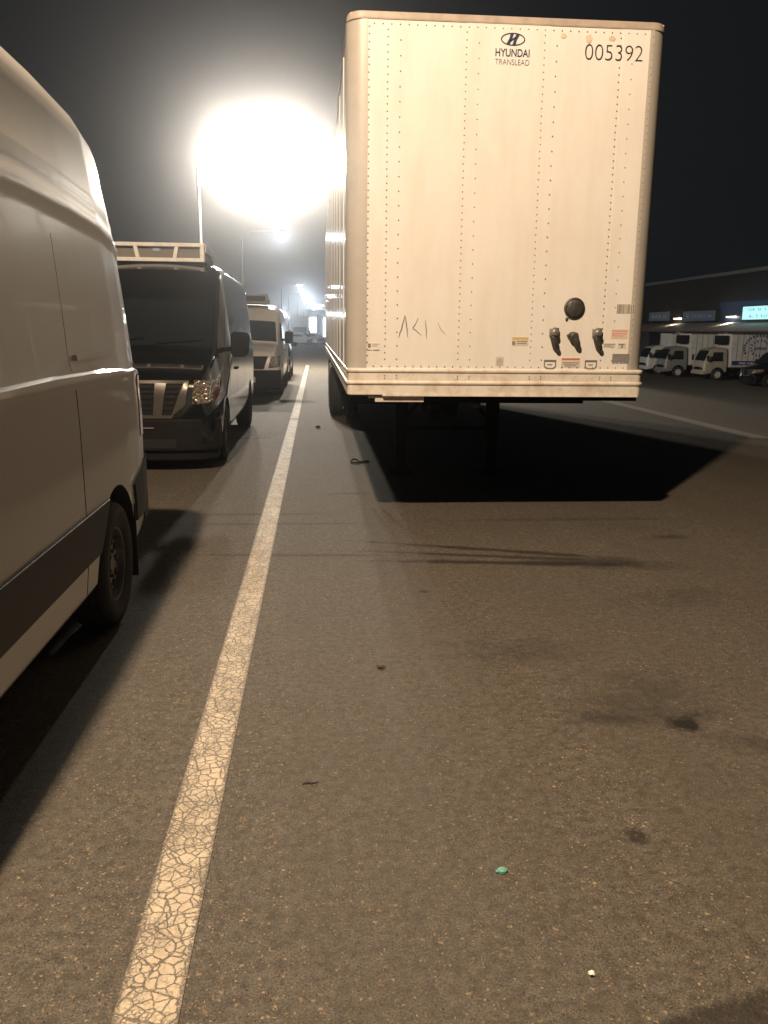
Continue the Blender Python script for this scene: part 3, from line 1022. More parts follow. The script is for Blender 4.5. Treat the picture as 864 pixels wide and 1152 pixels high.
def reefer(parent, w, z0, y0, h=0.27, style='framed', cx=0.0):
    """roof refrigeration unit; front at y0"""
    hw = w / 2
    b = MB()
    rows = [(y0 + 0.06, z0 + 0.02, z0 + h - 0.03), (y0 + 0.75, z0 + 0.0, z0 + h * 0.8), (y0 + 1.0, z0 - 0.01, z0 + 0.10)]
    poly = [(y0 + 0.05, z0 + 0.015), (y0 + 0.05, z0 + h - 0.03), (y0 + 0.7, z0 + h * 0.85), (y0 + 1.0, z0 + 0.10), (y0 + 1.0, z0)]
    b.prism(poly, 0, cx - hw + 0.02, cx + hw - 0.02)
    u = b.build('refrigeration_unit', 'unit_grille' if style == 'framed' else 'mesh_dark', parent, bevel=0.02)
    f = MB()
    t_ = 0.052
    yy0, yy1 = y0 - 0.01, y0 + 0.09
    f.box(cx - hw, cx + hw, yy0, yy1, z0 + h - t_, z0 + h)
    f.box(cx - hw, cx + hw, yy0, yy1, z0, z0 + t_)
    for sg in (1, -1):
        f.prism([(cx + sg * (hw - 0.06), z0 + t_ - 0.002), (cx + sg * hw, z0 + t_ - 0.002), (cx + sg * hw, z0 + h - t_ + 0.002), (cx + sg * (hw - 0.06), z0 + h - t_ + 0.002)], 1, yy0 + 0.001, yy1 - 0.001)
        if style == 'framed':
            f.prism([(cx + sg * 0.220, z0 + t_ - 0.002), (cx + sg * 0.275, z0 + t_ - 0.002), (cx + sg * 0.305, z0 + h - t_ + 0.002), (cx + sg * 0.25, z0 + h - t_ + 0.002)], 1, yy0 + 0.001, yy1 - 0.001)
        f.prism([(y0 + 0.09, z0 + h - 0.12), (y0 + 0.09, z0 + h - 0.004), (y0 + 0.7, z0 + h * 0.82), (y0 + 0.98, z0 + 0.12), (y0 + 0.98, z0 + 0.02), (y0 + 0.7, z0 + h * 0.5)], 0, cx + sg * hw - 0.03, cx + sg * hw + 0.012)
    f.build('unit_frame', 'frame_white' if style == 'framed' else 'chrome_dull', u, bevel=0.008)
    if style == 'framed':
        e = MB()
        e.prism([(cx + 0.055 * CP(a), z0 + h * 0.63 + 0.024 * SP(a)) for a in [2 * math.pi * k / 20 for k in range(20)]], 1, y0 + 0.035, y0 + 0.052)
        e.build('oval_badge', 'badge', u)
    return u


def hood_van(label, ox, oy, paint, L, hw, outline, style, roof_unit, zg=0.0, rot=0.0, group='vans parked along the yellow line'):
    t = thing('cargo_van', label, 'van', (ox, oy, zg), rot, group)
    hws = [(0, 0.84), (0.03, 0.90), (0.10, 0.945), (0.25, 0.975), (0.6, 1.0), (L - 0.3, 1.0), (L, 0.95)]
    rads = [(0, 0.05), (0.25, 0.07), (0.95, 0.10), (1.4, 0.14), (2.0, 0.20), (L, 0.20)]

    def lean(p):
        x, y, z = p
        if y < 0.9:
            y = y + 0.05 * sstep((0.75 - z) / 0.4) * (1 - y / 0.9) * 0 + (0.03 * max(0, z - 0.6)) * max(0, 1 - y / 0.3)
        return (x, y, z)
    Lf = Loft(L, hw, VAN_PROF, outline, hws, [(0, 0.32), (0.4, 0.34), (L, 0.40)], rads, lean, 0.025)
    ob = Lf.mesh(0.1).build('body', [paint, 'gap'], t)
    cut = MB()
    yf, yr = 0.98, L - 1.15
    for yw in (yf, yr):
        arch_cut(cut, yw, 0.37, 0.45, hw - 0.36, hw + 0.2)
        arch_cut(cut, yw, 0.37, 0.45, -hw - 0.2, -hw + 0.36)
    for sgn in (1, -1):
        Lf.groove(cut, [(1.48, 0.42), (1.50, 1.30)], 0.012, 0.014, sgn)
        Lf.groove(cut, [(2.55, 0.42), (2.55, 1.95)], 0.012, 0.014, sgn)
        Lf.groove(cut, [(3.75, 0.42), (3.75, 1.95)], 0.012, 0.014, sgn)
    carve(ob, cut, 'body')
    zc = interp(outline, 0.95)
    zw = [z for y, z in outline if abs(y - 1.5) < 0.13][0]
    g = MB()
    g.patch(lambda x, y: Lf.top(x, y), [(-hw * 0.84, 0.99), (hw * 0.84, 0.99), (hw * 0.80, 1.47), (-hw * 0.80, 1.47)], 22, 10, (0, -0.75, 0.66), (0.005, 0.02))
    g.build('windshield', 'glass', t, smooth=40)
    wp = MB()
    for x0, x1 in ((-0.62, -0.05), (0.12, 0.72)):
        a, c = Vector(Lf.top(x0, 1.0)), Vector(Lf.top(x1, 1.06))
        wp.tube([a + Vector((0, -0.02, 0.02)), c + Vector((0, -0.03, 0.03))], 0.009, 6)
    wp.build('wiper', 'plastic', t)
    for sg in (1, -1):
        g = MB()
        z0w = 1.47
        g.patch(lambda y, z: Lf.side(y, z, sg), [(1.42, z0w), (2.48, z0w), (2.48, zw + 0.02), (1.72, zw + 0.02)], 14, 8, (sg, 0, 0), (0.004, 0.02))
        g.build('side_window', 'glass', t, smooth=40)
        mi = MB()
        mx = sg * (hw + 0.19)
        mi.prism([(sg * (hw + 0.04), 1.38), (sg * (hw + 0.05), 1.62), (sg * (hw + 0.09), 1.66), (sg * (hw + 0.26), 1.65), (sg * (hw + 0.29), 1.60), (sg * (hw + 0.27), 1.37), (sg * (hw + 0.22), 1.33), (sg * (hw + 0.08), 1.33)], 1, 1.20, 1.36)
        mi.tube([(sg * (hw - 0.05), 1.45, 1.42), (sg * (hw + 0.08), 1.34, 1.44)], 0.035, 8)
        mo = mi.build('mirror', 'plastic', t, smooth=30, bevel=0.015)
        mg = MB()
        mg.box(min(sg * (hw + 0.08), sg * (hw + 0.26)), max(sg * (hw + 0.08), sg * (hw + 0.26)), 1.355, 1.364, 1.37, 1.61)
        mg.build('mirror_glass', 'glass', mo)
        h = MB()
        h.patch(lambda y, z: Lf.side(y, z, sg), [(2.28, 1.12), (2.48, 1.12), (2.48, 1.16), (2.28, 1.16)], 4, 1, (sg, 0, 0), (0.03, 0.01))
        h.build('door_handle', 'plastic', t, bevel=0.01)
        for yw in (yf, yr):
            wheel(t, sg * (hw - 0.125), yw, 0.37, 0.24, 0.215, sg, 'steel')
    if style == 'black':
        # three-part grille with two slanted bright struts
        g = MB()
        g.patch(lambda x, z: Lf.front(x, z), [(-0.56, 0.66), (0.56, 0.66), (0.60, 1.06), (-0.60, 1.06)], 18, 4, (0, -1, 0), (0.012, 0.04))
        gr = g.build('grille', 'mesh_dark', t, smooth=40)
        f = MB()
        for sg in (1, -1):
            f.patch(lambda x, z: Lf.front(x, z), [(sg * 0.235, 0.66), (sg * 0.335, 0.66), (sg * 0.40, 1.055), (sg * 0.27, 1.055)], 3, 5, (0, -1, 0), (0.032, 0.02))
            f.patch(lambda x, z: Lf.front(x, z), [(sg * 0.44, 0.655), (sg * 0.62, 0.80), (sg * 0.66, 1.09), (sg * 0.60, 1.05)], 3, 5, (0, -1, 0), (0.024, 0.02))
        f.patch(lambda x, z: Lf.front(x, z), [(-0.60, 1.05), (0.60, 1.05), (0.66, 1.085), (-0.66, 1.085)], 16, 1, (0, -1, 0), (0.026, 0.02))
        f.patch(lambda x, z: Lf.front(x, z), [(-0.45, 0.64), (0.45, 0.64), (0.48, 0.675), (-0.48, 0.675)], 16, 1, (0, -1, 0), (0.030, 0.02))
        f.build('grille_trim', 'chrome_dull', gr, smooth=40)
        s_ = MB()
        for k in range(5):
            z = 0.73 + k * 0.065
            s_.patch(lambda x, z: Lf.front(x, z), [(-0.54, z), (0.54, z), (0.54, z + 0.018), (-0.54, z + 0.018)], 12, 1, (0, -1, 0), (0.02, 0.01))
        s_.build('grille_slat', 'plastic', gr)
        hl = [(0.69, 0.80), (0.945, 0.83), (0.955, 1.07), (0.72, 1.09)]
        bump = [(0.30, 0.62, 0.06), (0.10, 0.30, 0.02)]
        zb0, zb1 = 0.13, 0.63
    else:
        g = MB()
        g.patch(lambda x, z: Lf.front(x, z), [(-0.54, 0.69), (0.54, 0.69), (0.66, 1.02), (-0.66, 1.02)], 18, 4, (0, -1, 0), (0.012, 0.04))
        gr = g.build('grille', 'mesh_dark', t, smooth=40)
        s_ = MB()
        for k in range(4):
            z = 0.73 + k * 0.07
            s_.patch(lambda x, z: Lf.front(x, z), [(-0.56, z), (0.56, z), (0.58, z + 0.022), (-0.58, z + 0.022)], 12, 1, (0, -1, 0), (0.022, 0.01))
        s_.build('grille_slat', 'plastic', gr)
        e = MB()
        e.lathe([(0.075, -0.0), (0.085, -0.012), (0.070, -0.02), (0.060, -0.012), (0.065, 0.0)], (0, -0.03, 0.79), 1, 24)
        for k in range(3):
            a = math.pi / 2 + 2 * math.pi * k / 3
            e.tube([(0, -0.036, 0.79), (0.07 * CP(a), -0.036, 0.79 + 0.07 * SP(a))], 0.008, 6)
        e.build('grille_badge', 'chrome', gr, smooth=40)
        hl = [(0.66, 0.72), (0.945, 0.75), (0.95, 1.02), (0.74, 1.02)]
        zb0, zb1 = 0.08, 0.67
    for sg in (1, -1):
        g = MB()
        g.patch(lambda x, z: Lf.front(x, z), [(sg * a, z) for a, z in hl], 12, 8, (0, -1, 0), (0.010, 0.05))
        h = g.build('headlight', 'headlamp', t, smooth=40)
        a1, z1 = hl[1]
        a2, z2 = hl[2]
        g = MB()
        g.patch(lambda x, z: Lf.front(x, z), [(sg * (a1 - 0.02), z1), (sg * (a1 + 0.004), z1 + 0.02), (sg * (a2 + 0.004), z2 - 0.10), (sg * (a2 - 0.03), z2 - 0.08)], 3, 4, (0, -1, 0), (0.014, 0.05))
        g.build('turn_signal', 'lens_amber', h, smooth=40)
    # bumper with lower intake
    bb = MB()
    xs = [i / 14 for i in range(-14, 15)]
    fr = [(hw * 0.99 * u, -0.075 + (0.22 if style == 'black' else 0.12) * abs(u) ** 5) for u in xs]
    bb.prism(fr + [(hw * 0.985, 0.48), (-hw * 0.985, 0.48)], 2, zb0 + 0.12, zb1)
    bb.prism([(x * 0.98, y + 0.045) for x, y in fr] + [(hw * 0.95, 0.46), (-hw * 0.95, 0.46)], 2, zb0, zb0 + 0.119)
    bo = bb.build('bumper', 'plastic', t, smooth=30, bevel=0.018)
    it = MB()
    it.box(-0.5, 0.5, -0.082, -0.02, zb0 + 0.16, zb0 + 0.27)
    it.build('air_intake', 'gap', bo)
    if style != 'black':
        pl = MB()
        pl.box(0.02, 0.33, -0.094, -0.06, 0.36, 0.50)
        pl.build('number_plate', 'lab_pale', bo)
    else:
        pl = MB()
        pl.tube([(-0.25, -0.085, 0.53), (0.25, -0.085, 0.53)], 0.008, 6)
        pl.build('bumper_trim', 'chrome_dull', bo)
    u = MB()
    u.box(-hw + 0.38, hw - 0.38, 0.5, L - 0.4, 0.22, 0.40)
    u.build('underbody', 'dark_metal', t)
    zr = interp(outline, 2.6)
    if roof_unit is None:
        pass
    elif roof_unit == 'framed':
        reefer(t, 1.30, zr + 0.0, 1.95, 0.25, 'framed', 0.0)
    else:
        reefer(t, 1.24, zr + 0.03, 1.55, 0.25, 'plain', -0.03)
    return t


hood_van('black high roofed van with a cream framed refrigeration unit on its roof', -2.17, 10.05, 'van_black', 6.1, 1.0,
         [(0, 0.98), (0.04, 1.06), (0.12, 1.13), (0.5, 1.27), (0.95, 1.40), (1.42, 1.95), (1.56, 2.22), (1.72, 2.44), (1.95, 2.54), (2.6, 2.58), (5.7, 2.55), (6.0, 2.46), (6.1, 2.36)], 'black', 'framed')
hood_van('white van with black bumper and a dark roof unit, parked behind the black van', -1.90, 21.85, 'van_white_far', 5.9, 1.0,
         [(0, 0.96), (0.04, 1.05), (0.12, 1.12), (0.5, 1.24), (0.95, 1.34), (1.40, 1.84), (1.62, 2.06), (1.85, 2.24), (2.1, 2.32), (2.6, 2.36), (5.6, 2.36), (5.8, 2.28), (5.9, 2.18)], 'white', 'plain')


# ------------------------------------------------------------------ the semi trailer
TX0, TX1, TY0, TY1, TZ0, TZ1 = 0.254, 2.844, 7.11, 23.3, 1.144, 4.063
TO = (1.549, 7.11, 0)


def trailer():
    o = TO
    t = thing('semi_trailer', 'tall white box trailer standing without a tractor, its front wall facing the camera', 'trailer', o)
    b = MB()
    b.box(TX0 + 0.006, TX1 - 0.006, TY0 + 0.17, TY1 - 0.05, 1.30, TZ1 - 0.005)
    b.box(TX0 + 0.14, TX1 - 0.14, TY0 + 0.02, TY0 + 0.20, 1.30, TZ1 - 0.004)
    for k in range(13):
        y = TY0 + 0.95 + k * 1.22
        for x in (TX0 + 0.006, TX1 - 0.006):
            b.box(x - 0.006, x + 0.006, y - 0.04, y + 0.04, 1.36, TZ1 - 0.02)
            for q in range(26):
                z = 1.42 + q * 0.1
                b.lathe([(0, 0.004 if x > 1 else -0.004), (0.007, 0)], (x + (0.006 if x > 1 else -0.006), y + 0.02, z), 0, 6, 1)
    b.build('cargo_box', ['trailer_side', 'rivet'], t, o)
    # front wall sheet with its seams and rivets
    f = MB()
    xs = [0.418, 1.232, 1.872, 2.498, 2.723]
    for i, (xa, xb) in enumerate(zip(xs, xs[1:])):
        y = TY0 + (0.0 if i % 2 == 0 else -0.0018)
        f.box(xa + (0 if i == 0 else -0.03), xb, y, TY0 + 0.03 + 0.001 * i, 1.36 + 0.001 * i, 4.066 - 0.001 * i)
    rnd = random.Random(4)

    def rivet(x, z, r=0.0062):
        f.lathe([(0.0, -0.0035), (r * 0.7, -0.0028), (r, 0.001)], (x, TY0 - 0.0015, z), 1, 8, 1)

    def column(x0, x1, step, z0=1.45, z1=3.99):
        z = z0
        while z < z1:
            u = (z - 1.37) / 2.7
            rivet(x0 + (x1 - x0) * u + rnd.uniform(-0.0015, 0.0015), z + rnd.uniform(-0.002, 0.002))
            z += step
    for xa in (0.578, 1.203, 1.829, 2.451):
        column(xa, xa, 0.054)
        column(xa + 0.10, xa + 0.10, 0.112)
    for xa, xb in ((0.428, 0.430), (2.712, 2.713)):
        column(xa, xb, 0.055, 1.42, 4.03)
    x = 0.47
    while x < 2.70:
        rivet(x, 4.026)
        rivet(x + 0.01, 1.388)
        x += 0.068
    f.build('front_wall', ['trailer_white', 'rivet'], t, o)
    # rounded corner extrusions
    for sg in (1, -1):
        c = MB()
        r = 0.155
        cx = TX0 + r if sg < 0 else TX1 - r
        out = [(cx + sg * (r + 0.004) * SP(a), TY0 + r - (r + 0.003) * CP(a)) for a in [math.pi / 2 * k / 10 for k in range(11)]]
        xe = 0.4205 if sg < 0 else 2.7205
        poly = [(xe, TY0 - 0.004), (cx, TY0 - 0.003)] + out[1:] + [(cx + sg * r, TY0 + 0.28), (cx + sg * (r - 0.02), TY0 + 0.28), (cx + sg * (r - 0.02), TY0 + r), (xe, TY0 + 0.02)]
        c.prism(poly, 2, 1.355, 4.062)
        c.build('corner_post', 'post_metal', t, o, smooth=32)

    # rails: closed profiles swept round the front
    def sweep(name, prof, rad, matn, inset=0.0, riv=False):
        X0, X1 = TX0 + inset, TX1 - inset
        path = [(X0, TY1 - 0.06)]
        for k in range(7):
            a = math.pi / 2 * k / 6
            path.append((X0 + rad - rad * CP(a), TY0 + rad - rad * SP(a)))
        path += [(X1 - (x - X0), y) for x, y in path[::-1]]
        pts = [Vector((x, y)) for x, y in path]
        s = MB()
        V, n = [], len(prof)
        for i, p in enumerate(pts):
            d0 = (p - pts[i - 1]).normalized() if i else (pts[1] - p).normalized()
            d1 = (pts[i + 1] - p).normalized() if i < len(pts) - 1 else d0
            d = (d0 + d1).normalized()
            nrm = Vector((d.y, -d.x)) * -1
            if (p + nrm - Vector((1.549, 12))).length < (p - Vector((1.549, 12))).length:
                nrm = -nrm
            k = 1 / max(0.5, d.dot(d1))
            V += [(p.x + nrm.x * u * k, p.y + nrm.y * u * k, z) for u, z in prof]
        F = [(i * n + a, i * n + (a + 1) % n, (i + 1) * n + (a + 1) % n, (i + 1) * n + a) for i in range(len(pts) - 1) for a in range(n)]
        F.append(tuple(range(n)))
        F.append(tuple(range((len(pts) - 1) * n, len(pts) * n)))
        s.add(V, F)
        if riv:
            for xa in (0.578, 1.203, 1.829, 2.451):
                for dx in (0, 0.10):
                    for dz in (0.0, 0.022):
                        s.lathe([(0, -0.004), (0.006, 0.001)], (xa + dx, TY0 - 0.008, 1.288 + dz), 1, 8, 1)
        return s.build(name, matn, t, o, smooth=30)
    sweep('top_rail', [(-0.16, 4.058), (0.005, 4.058), (0.006, 4.068), (0.001, 4.077), (0.001, 4.100), (-0.006, 4.116), (-0.03, 4.124), (-0.16, 4.124)], 0.13, 'top_rail', 0.004)
    sweep('bottom_rail', [(-0.05, 1.146), (0.004, 1.146), (0.008, 1.152), (0.008, 1.232), (0.018, 1.240), (0.021, 1.250), (0.018, 1.260), (0.006, 1.268),
                          (0.006, 1.335), (0.016, 1.342), (0.019, 1.354), (0.015, 1.366), (0.002, 1.372), (-0.05, 1.372)], 0.05, ['rail_white', 'rivet'], 0.014, True)
    lip = MB()
    lip.box(0.56, 2.80, TY0 - 0.016, TY0 + 0.6, 1.138, 1.150)
    rnd = random.Random(9)
    lip.build('skid_plate', 'rail_white', t, o)
    bk = MB()
    bk.box(0.50, 0.92, TY0 + 0.02, TY0 + 0.20, 1.085, 1.136)
    bk.box(0.44, 0.52, TY0 + 0.03, TY0 + 0.08, 1.115, 1.137)
    bk.build('coupler_bracket', 'rail_white', t, o, bevel=0.004)
    # roof and rear
    rf = MB()
    rf.box(TX0 + 0.03, TX1 - 0.03, TY0 + 0.05, TY1 - 0.05, TZ1 + 0.04, TZ1 + 0.052)
    rf.build('roof', 'trailer_side', t, o)
    rd = MB()
    rd.box(TX0 + 0.01, TX1 - 0.01, TY1 - 0.05, TY1 + 0.03, 1.13, 4.10)
    for sg in (-1, 1):
        for q in (0.35, 0.55):
            rd.tube([(1.549 + sg * q, TY1 + 0.05, 1.2), (1.549 + sg * q, TY1 + 0.05, 4.0)], 0.018, 8)
    rd.build('rear_door', 'trailer_white', t, o)
    # chassis under the floor
    u = MB()
    u.box(TX0 + 0.03, TX1 - 0.03, TY0 + 0.05, TY1 - 0.1, 1.10, 1.14)
    for k in range(44):
        y = TY0 + 1.6 + k * 0.33
        u.box(TX0 + 0.06, TX1 - 0.06, y - 0.02, y + 0.02, 1.00, 1.101)
    u.box(0.7, 2.4, TY0 + 0.25, TY0 + 1.5, 1.06, 1.10)
    for x in (1.05, 2.05):
        u.box(x - 0.05, x + 0.05, 15.2, TY1 - 0.2, 0.78, 1.0)
    u.build('chassis', 'dark_metal', t, o)
    kp = MB()
    kp.lathe([(0, -0.10), (0.045, -0.10), (0.045, -0.06), (0.03, -0.05), (0.03, -0.03), (0.06, 0.0)], (1.549, TY0 + 0.9, 1.06), 2, 16)
    kp.build('kingpin', 'cast', t, o)
    for x in (1.00, 2.10):
        lg = MB()
        lg.box(x - 0.07, x + 0.07, 9.75, 9.89, 0.42, 1.02)
        lg.box(x - 0.055, x + 0.055, 9.765, 9.875, 0.05, 0.43)
        lg.tube([(x, 9.82, 0.62), (x + (0.35 if x < 1.5 else -0.35), 9.95, 1.0)], 0.025, 8)
        l = lg.build('landing_leg', 'dark_metal', t, o, bevel=0.006)
        ft = MB()
        ft.box(x - 0.15, x + 0.15, 9.68, 9.96, 0.0, 0.05)
        ft.build('sand_shoe', 'dark_metal', l, o, bevel=0.008)
    br = MB()
    br.tube([(1.00, 9.82, 0.55), (2.10, 9.82, 0.55)], 0.025, 8)
    br.tube([(1.00, 9.82, 0.85), (0.42, 9.82, 0.85), (0.36, 9.82, 0.80), (0.36, 9.82, 0.60)], 0.014, 8)
    br.build('crank', 'dark_metal', t, o)
    for ya in (16.95, 18.2):
        for sg, xf in ((-1, TX0 + 0.005), (1, TX1 - 0.005)):
            for q in (0, 1):
                x = xf - sg * (0.13 + q * 0.31)
                wheel(t, x, ya, 0.505, 0.25, 0.295, sg, 'steel', o, spokes=(q == 0))
        ax = MB()
        ax.tube([(TX0 + 0.2, ya, 0.505), (TX1 - 0.2, ya, 0.505)], 0.075, 12)
        ax.build('axle', 'dark_metal', t, o)
    for sg, xf in ((-1, TX0 + 0.01), (1, TX1 - 0.01)):
        mf = MB()
        mf.box(min(xf, xf - sg * 0.6), max(xf, xf - sg * 0.6), 18.9, 18.912, 0.22, 1.05)
        mf.build('mud_flap', 'rubber', t, o)
    ug = MB()
    ug.box(TX0 + 0.25, TX1 - 0.25, TY1 - 0.06, TY1 + 0.02, 0.46, 0.58)
    for x in (0.9, 2.2):
        ug.box(x - 0.05, x + 0.05, TY1 - 0.05, TY1 + 0.01, 0.58, 1.13)
    ug.build('underride_guard', 'rail_white', t, o)

    # -------- fittings on the front wall
    Y = TY0 - 0.0025
    s = MB()
    s.lathe([(0.0, -0.030), (0.055, -0.028), (0.072, -0.020), (0.078, -0.006), (0.078, 0.004)], (2.193, Y, 1.886), 1, 28)
    s.lathe([(0.078, 0.004), (0.090, 0.004), (0.090, -0.008), (0.080, -0.012), (0.076, -0.006)], (2.193, Y, 1.886), 1, 28)
    s.tube([(2.135, Y - 0.012, 1.815), (2.118, Y - 0.014, 1.796)], 0.008, 6)
    s.build('round_socket', 'cast', t, o, smooth=35)

    def gladhand(x, z, mid=False):
        g = MB()
        if mid:
            g.lathe([(0.0, -0.055), (0.030, -0.053), (0.040, -0.040), (0.043, 0.0)], (x - 0.005, Y, z + 0.015), 1, 20)
            g.prism([(x - 0.065, z + 0.028), (x - 0.03, z + 0.055), (x + 0.03, z + 0.05), (x + 0.01, z - 0.02), (x - 0.04, z + 0.0)], 1, Y - 0.035, Y)
            g.tube([(x + 0.005, Y - 0.03, z), (x + 0.03, Y - 0.035, z - 0.05), (x + 0.038, Y - 0.035, z - 0.066)], [0.03, 0.026, 0.018], 10)
            g.build('socket_cover', 'cast', t, o, smooth=35, bevel=0.004)
            return
        g.box(x - 0.045, x + 0.032, Y - 0.035, Y, z + 0.005, z + 0.072)
        g.lathe([(0.0, -0.075), (0.022, -0.073), (0.030, -0.06), (0.032, -0.02)], (x - 0.008, Y, z + 0.038), 1, 16)
        g.tube([(x - 0.02, Y - 0.03, z + 0.075), (x + 0.03, Y - 0.03, z + 0.068)], 0.010, 8)
        h = g.build('glad_hand', 'cast_light', t, o, smooth=35, bevel=0.005)
        g = MB()
        g.tube([(x - 0.022, Y - 0.035, z + 0.008), (x - 0.005, Y - 0.045, z - 0.045), (x + 0.024, Y - 0.040, z - 0.088), (x + 0.034, Y - 0.030, z - 0.104)], [0.026, 0.028, 0.020, 0.012], 12)
        g.build('hose_coupling', 'cast', h, o, smooth=35)
        return h
    gladhand(2.03, 1.645)
    gladhand(2.20, 1.634, True)
    gladhand(2.405, 1.645)

    # -------- writing and emblem
    e = MB()
    cx, cz, a0, b0 = 1.571, 3.95, 0.098, 0.047
    n = 40
    ro = [(cx + a0 * CP(2 * math.pi * k / n), cz + b0 * SP(2 * math.pi * k / n)) for k in range(n)]
    ri = [(cx + (a0 - 0.009) * CP(2 * math.pi * k / n), cz + (b0 - 0.008) * SP(2 * math.pi * k / n)) for k in range(n)]
    ye, yb = Y - 0.0022, Y + 0.001
    vs = [(x, ye, z) for x, z in ro + ri] + [(x, yb, z) for x, z in ro + ri]
    fs = []
    for k in range(n):
        k2 = (k + 1) % n
        fs += [(k, k2, n + k2, n + k), (2 * n + k, 3 * n + k, 3 * n + k2, 2 * n + k2), (k, 2 * n + k, 2 * n + k2, k2), (n + k, n + k2, 3 * n + k2, 3 * n + k)]
    e.add(vs, fs)

    def band(pts):
        e.prism([(cx + u, cz + w) for u, w in pts], 1, ye - 0.0006, yb - 0.0004)
    band([(-0.052, -0.034), (-0.026, -0.040), (-0.006, 0.008), (0.004, 0.040), (-0.022, 0.038), (-0.030, 0.005)])
    band([(0.052, 0.034), (0.026, 0.040), (0.006, -0.008), (-0.004, -0.040), (0.022, -0.038), (0.030, -0.005)])
    band([(-0.020, -0.020), (0.0, -0.006), (0.024, 0.010), (0.020, 0.020), (0.0, 0.008), (-0.024, -0.008)])
    em = e.build('maker_emblem', 'ink_blue', t, o)
    put_text('maker_name', 'HYUNDAI', 0.275, 0.080, 1.571, ye + 0.001, 3.852, 'ink_blue', t, o, bold=0.0008)
    put_text('maker_subtitle', 'TRANSLEAD', 0.275, 0.062, 1.571, ye + 0.001, 3.784, 'ink_blue', t, o, bold=-0.0012)
    put_text('fleet_number', '005392', 0.475, 0.172, 2.397, ye + 0.001, 3.880, 'ink', t, o, bold=-0.0036)
    # scratched marks
    k = MB()
    rnd = random.Random(3)

    def stroke(pts, w=0.005):
        pts = [Vector((x, 0, z)) for x, z in pts]
        P = []
        for p, q in zip(pts, pts[1:]):
            for i in range(6):
                P.append(p.lerp(q, i / 6) + Vector((rnd.uniform(-.002, .002), 0, rnd.uniform(-.002, .002))))
        P.append(pts[-1])
        V, F = [], []
        for i, p in enumerate(P):
            d = (P[min(i + 1, len(P) - 1)] - P[max(i - 1, 0)]).normalized()
            nn = Vector((-d.z, 0, d.x)) * w * (0.25 + 0.75 * SP(math.pi * (i + 0.4) / len(P))) / 2
            for yy in (Y - 0.0012, Y + 0.002):
                V += [(p.x + nn.x, yy, p.z + nn.z), (p.x - nn.x, yy, p.z - nn.z)]
        for i in range(len(P) - 1):
            q = i * 4
            F += [(q, q + 1, q + 5, q + 4), (q + 2, q + 6, q + 7, q + 3), (q, q + 4, q + 6, q + 2), (q + 1, q + 3, q + 7, q + 5)]
        k.add(V, F)
    stroke([(0.693, 1.63), (0.715, 1.70), (0.744, 1.812)], 0.009)
    stroke([(0.744, 1.812), (0.757, 1.74), (0.770, 1.632)], 0.009)
    k.build('scratched_mark', 'scratch', t, o)
    k = MB()
    stroke([(0.855, 1.79), (0.832, 1.74), (0.812, 1.708), (0.85, 1.68), (0.888, 1.648)], 0.006)
    k.build('scratched_mark', 'scratch', t, o)
    k = MB()
    stroke([(0.916, 1.775), (0.925, 1.70), (0.930, 1.625)], 0.007)
    k.build('scratched_mark', 'scratch', t, o)
    k = MB()
    stroke([(1.02, 1.76), (1.05, 1.70), (1.09, 1.66)], 0.004)
    k.build('scratched_mark', 'scratch', t, o)

    # -------- labels stuck on the wall
    def label(name, x0, x1, z0, z1, m_, lines=(), lm='mark', dz=0.0):
        q = MB()
        q.box(x0, x1, Y - 0.0012 - dz, Y + 0.002, z0, z1)
        for lx0, lx1, lz0, lz1 in lines:
            q.box(x0 + (x1 - x0) * lx0, x0 + (x1 - x0) * lx1, Y - 0.002 - dz, Y, z0 + (z1 - z0) * lz0, z0 + (z1 - z0) * lz1, 1)
        return q.build(name, [m_, lm], t, o)
    rnd = random.Random(12)
    bars = []
    u = 0.03
    while u < 0.95:
        w = rnd.choice((0.015, 0.02, 0.035, 0.05))
        bars.append((u, u + w, 0.04, 0.96))
        u += w + rnd.choice((0.015, 0.03, 0.045))
    label('barcode_label', 2.563, 2.717, 1.848, 1.927, 'lab_pale', bars)
    label('faded_label', 2.531, 2.678, 1.638, 1.715, 'lab_pink', [(0.05, 0.95, 0.78, 0.9), (0.05, 0.9, 0.5, 0.6), (0.05, 0.7, 0.25, 0.35)], 'lab_faint')
    label('dark_label', 2.553, 2.706, 1.427, 1.509, 'lab_grey', [(0.2, 0.24, 0.0, 0.12), (0.38, 0.44, 0, 0.12), (0.6, 0.64, 0, 0.12)], 'lab_pale')
    label('small_label', 2.468, 2.573, 1.562, 1.600, 'lab_pale', [(0.05, 0.95, 0.6, 0.75), (0.05, 0.7, 0.25, 0.4)])
    label('arrow_label', 2.594, 2.668, 1.556, 1.600, 'lab_pale', [(0.1, 0.8, 0.65, 0.85), (0.4, 0.6, 0.1, 0.6)])
    label('warning_label', 2.105, 2.268, 1.394, 1.470, 'lab_pale', [(0.05, 0.95, 0.45, 0.53), (0.1, 0.9, 0.28, 0.36), (0.2, 0.8, 0.1, 0.18)])
    q = MB()
    q.box(2.109, 2.265, Y - 0.0024, Y - 0.0005, 1.455, 1.468)
    q.build('red_band', 'lab_red', t, o)
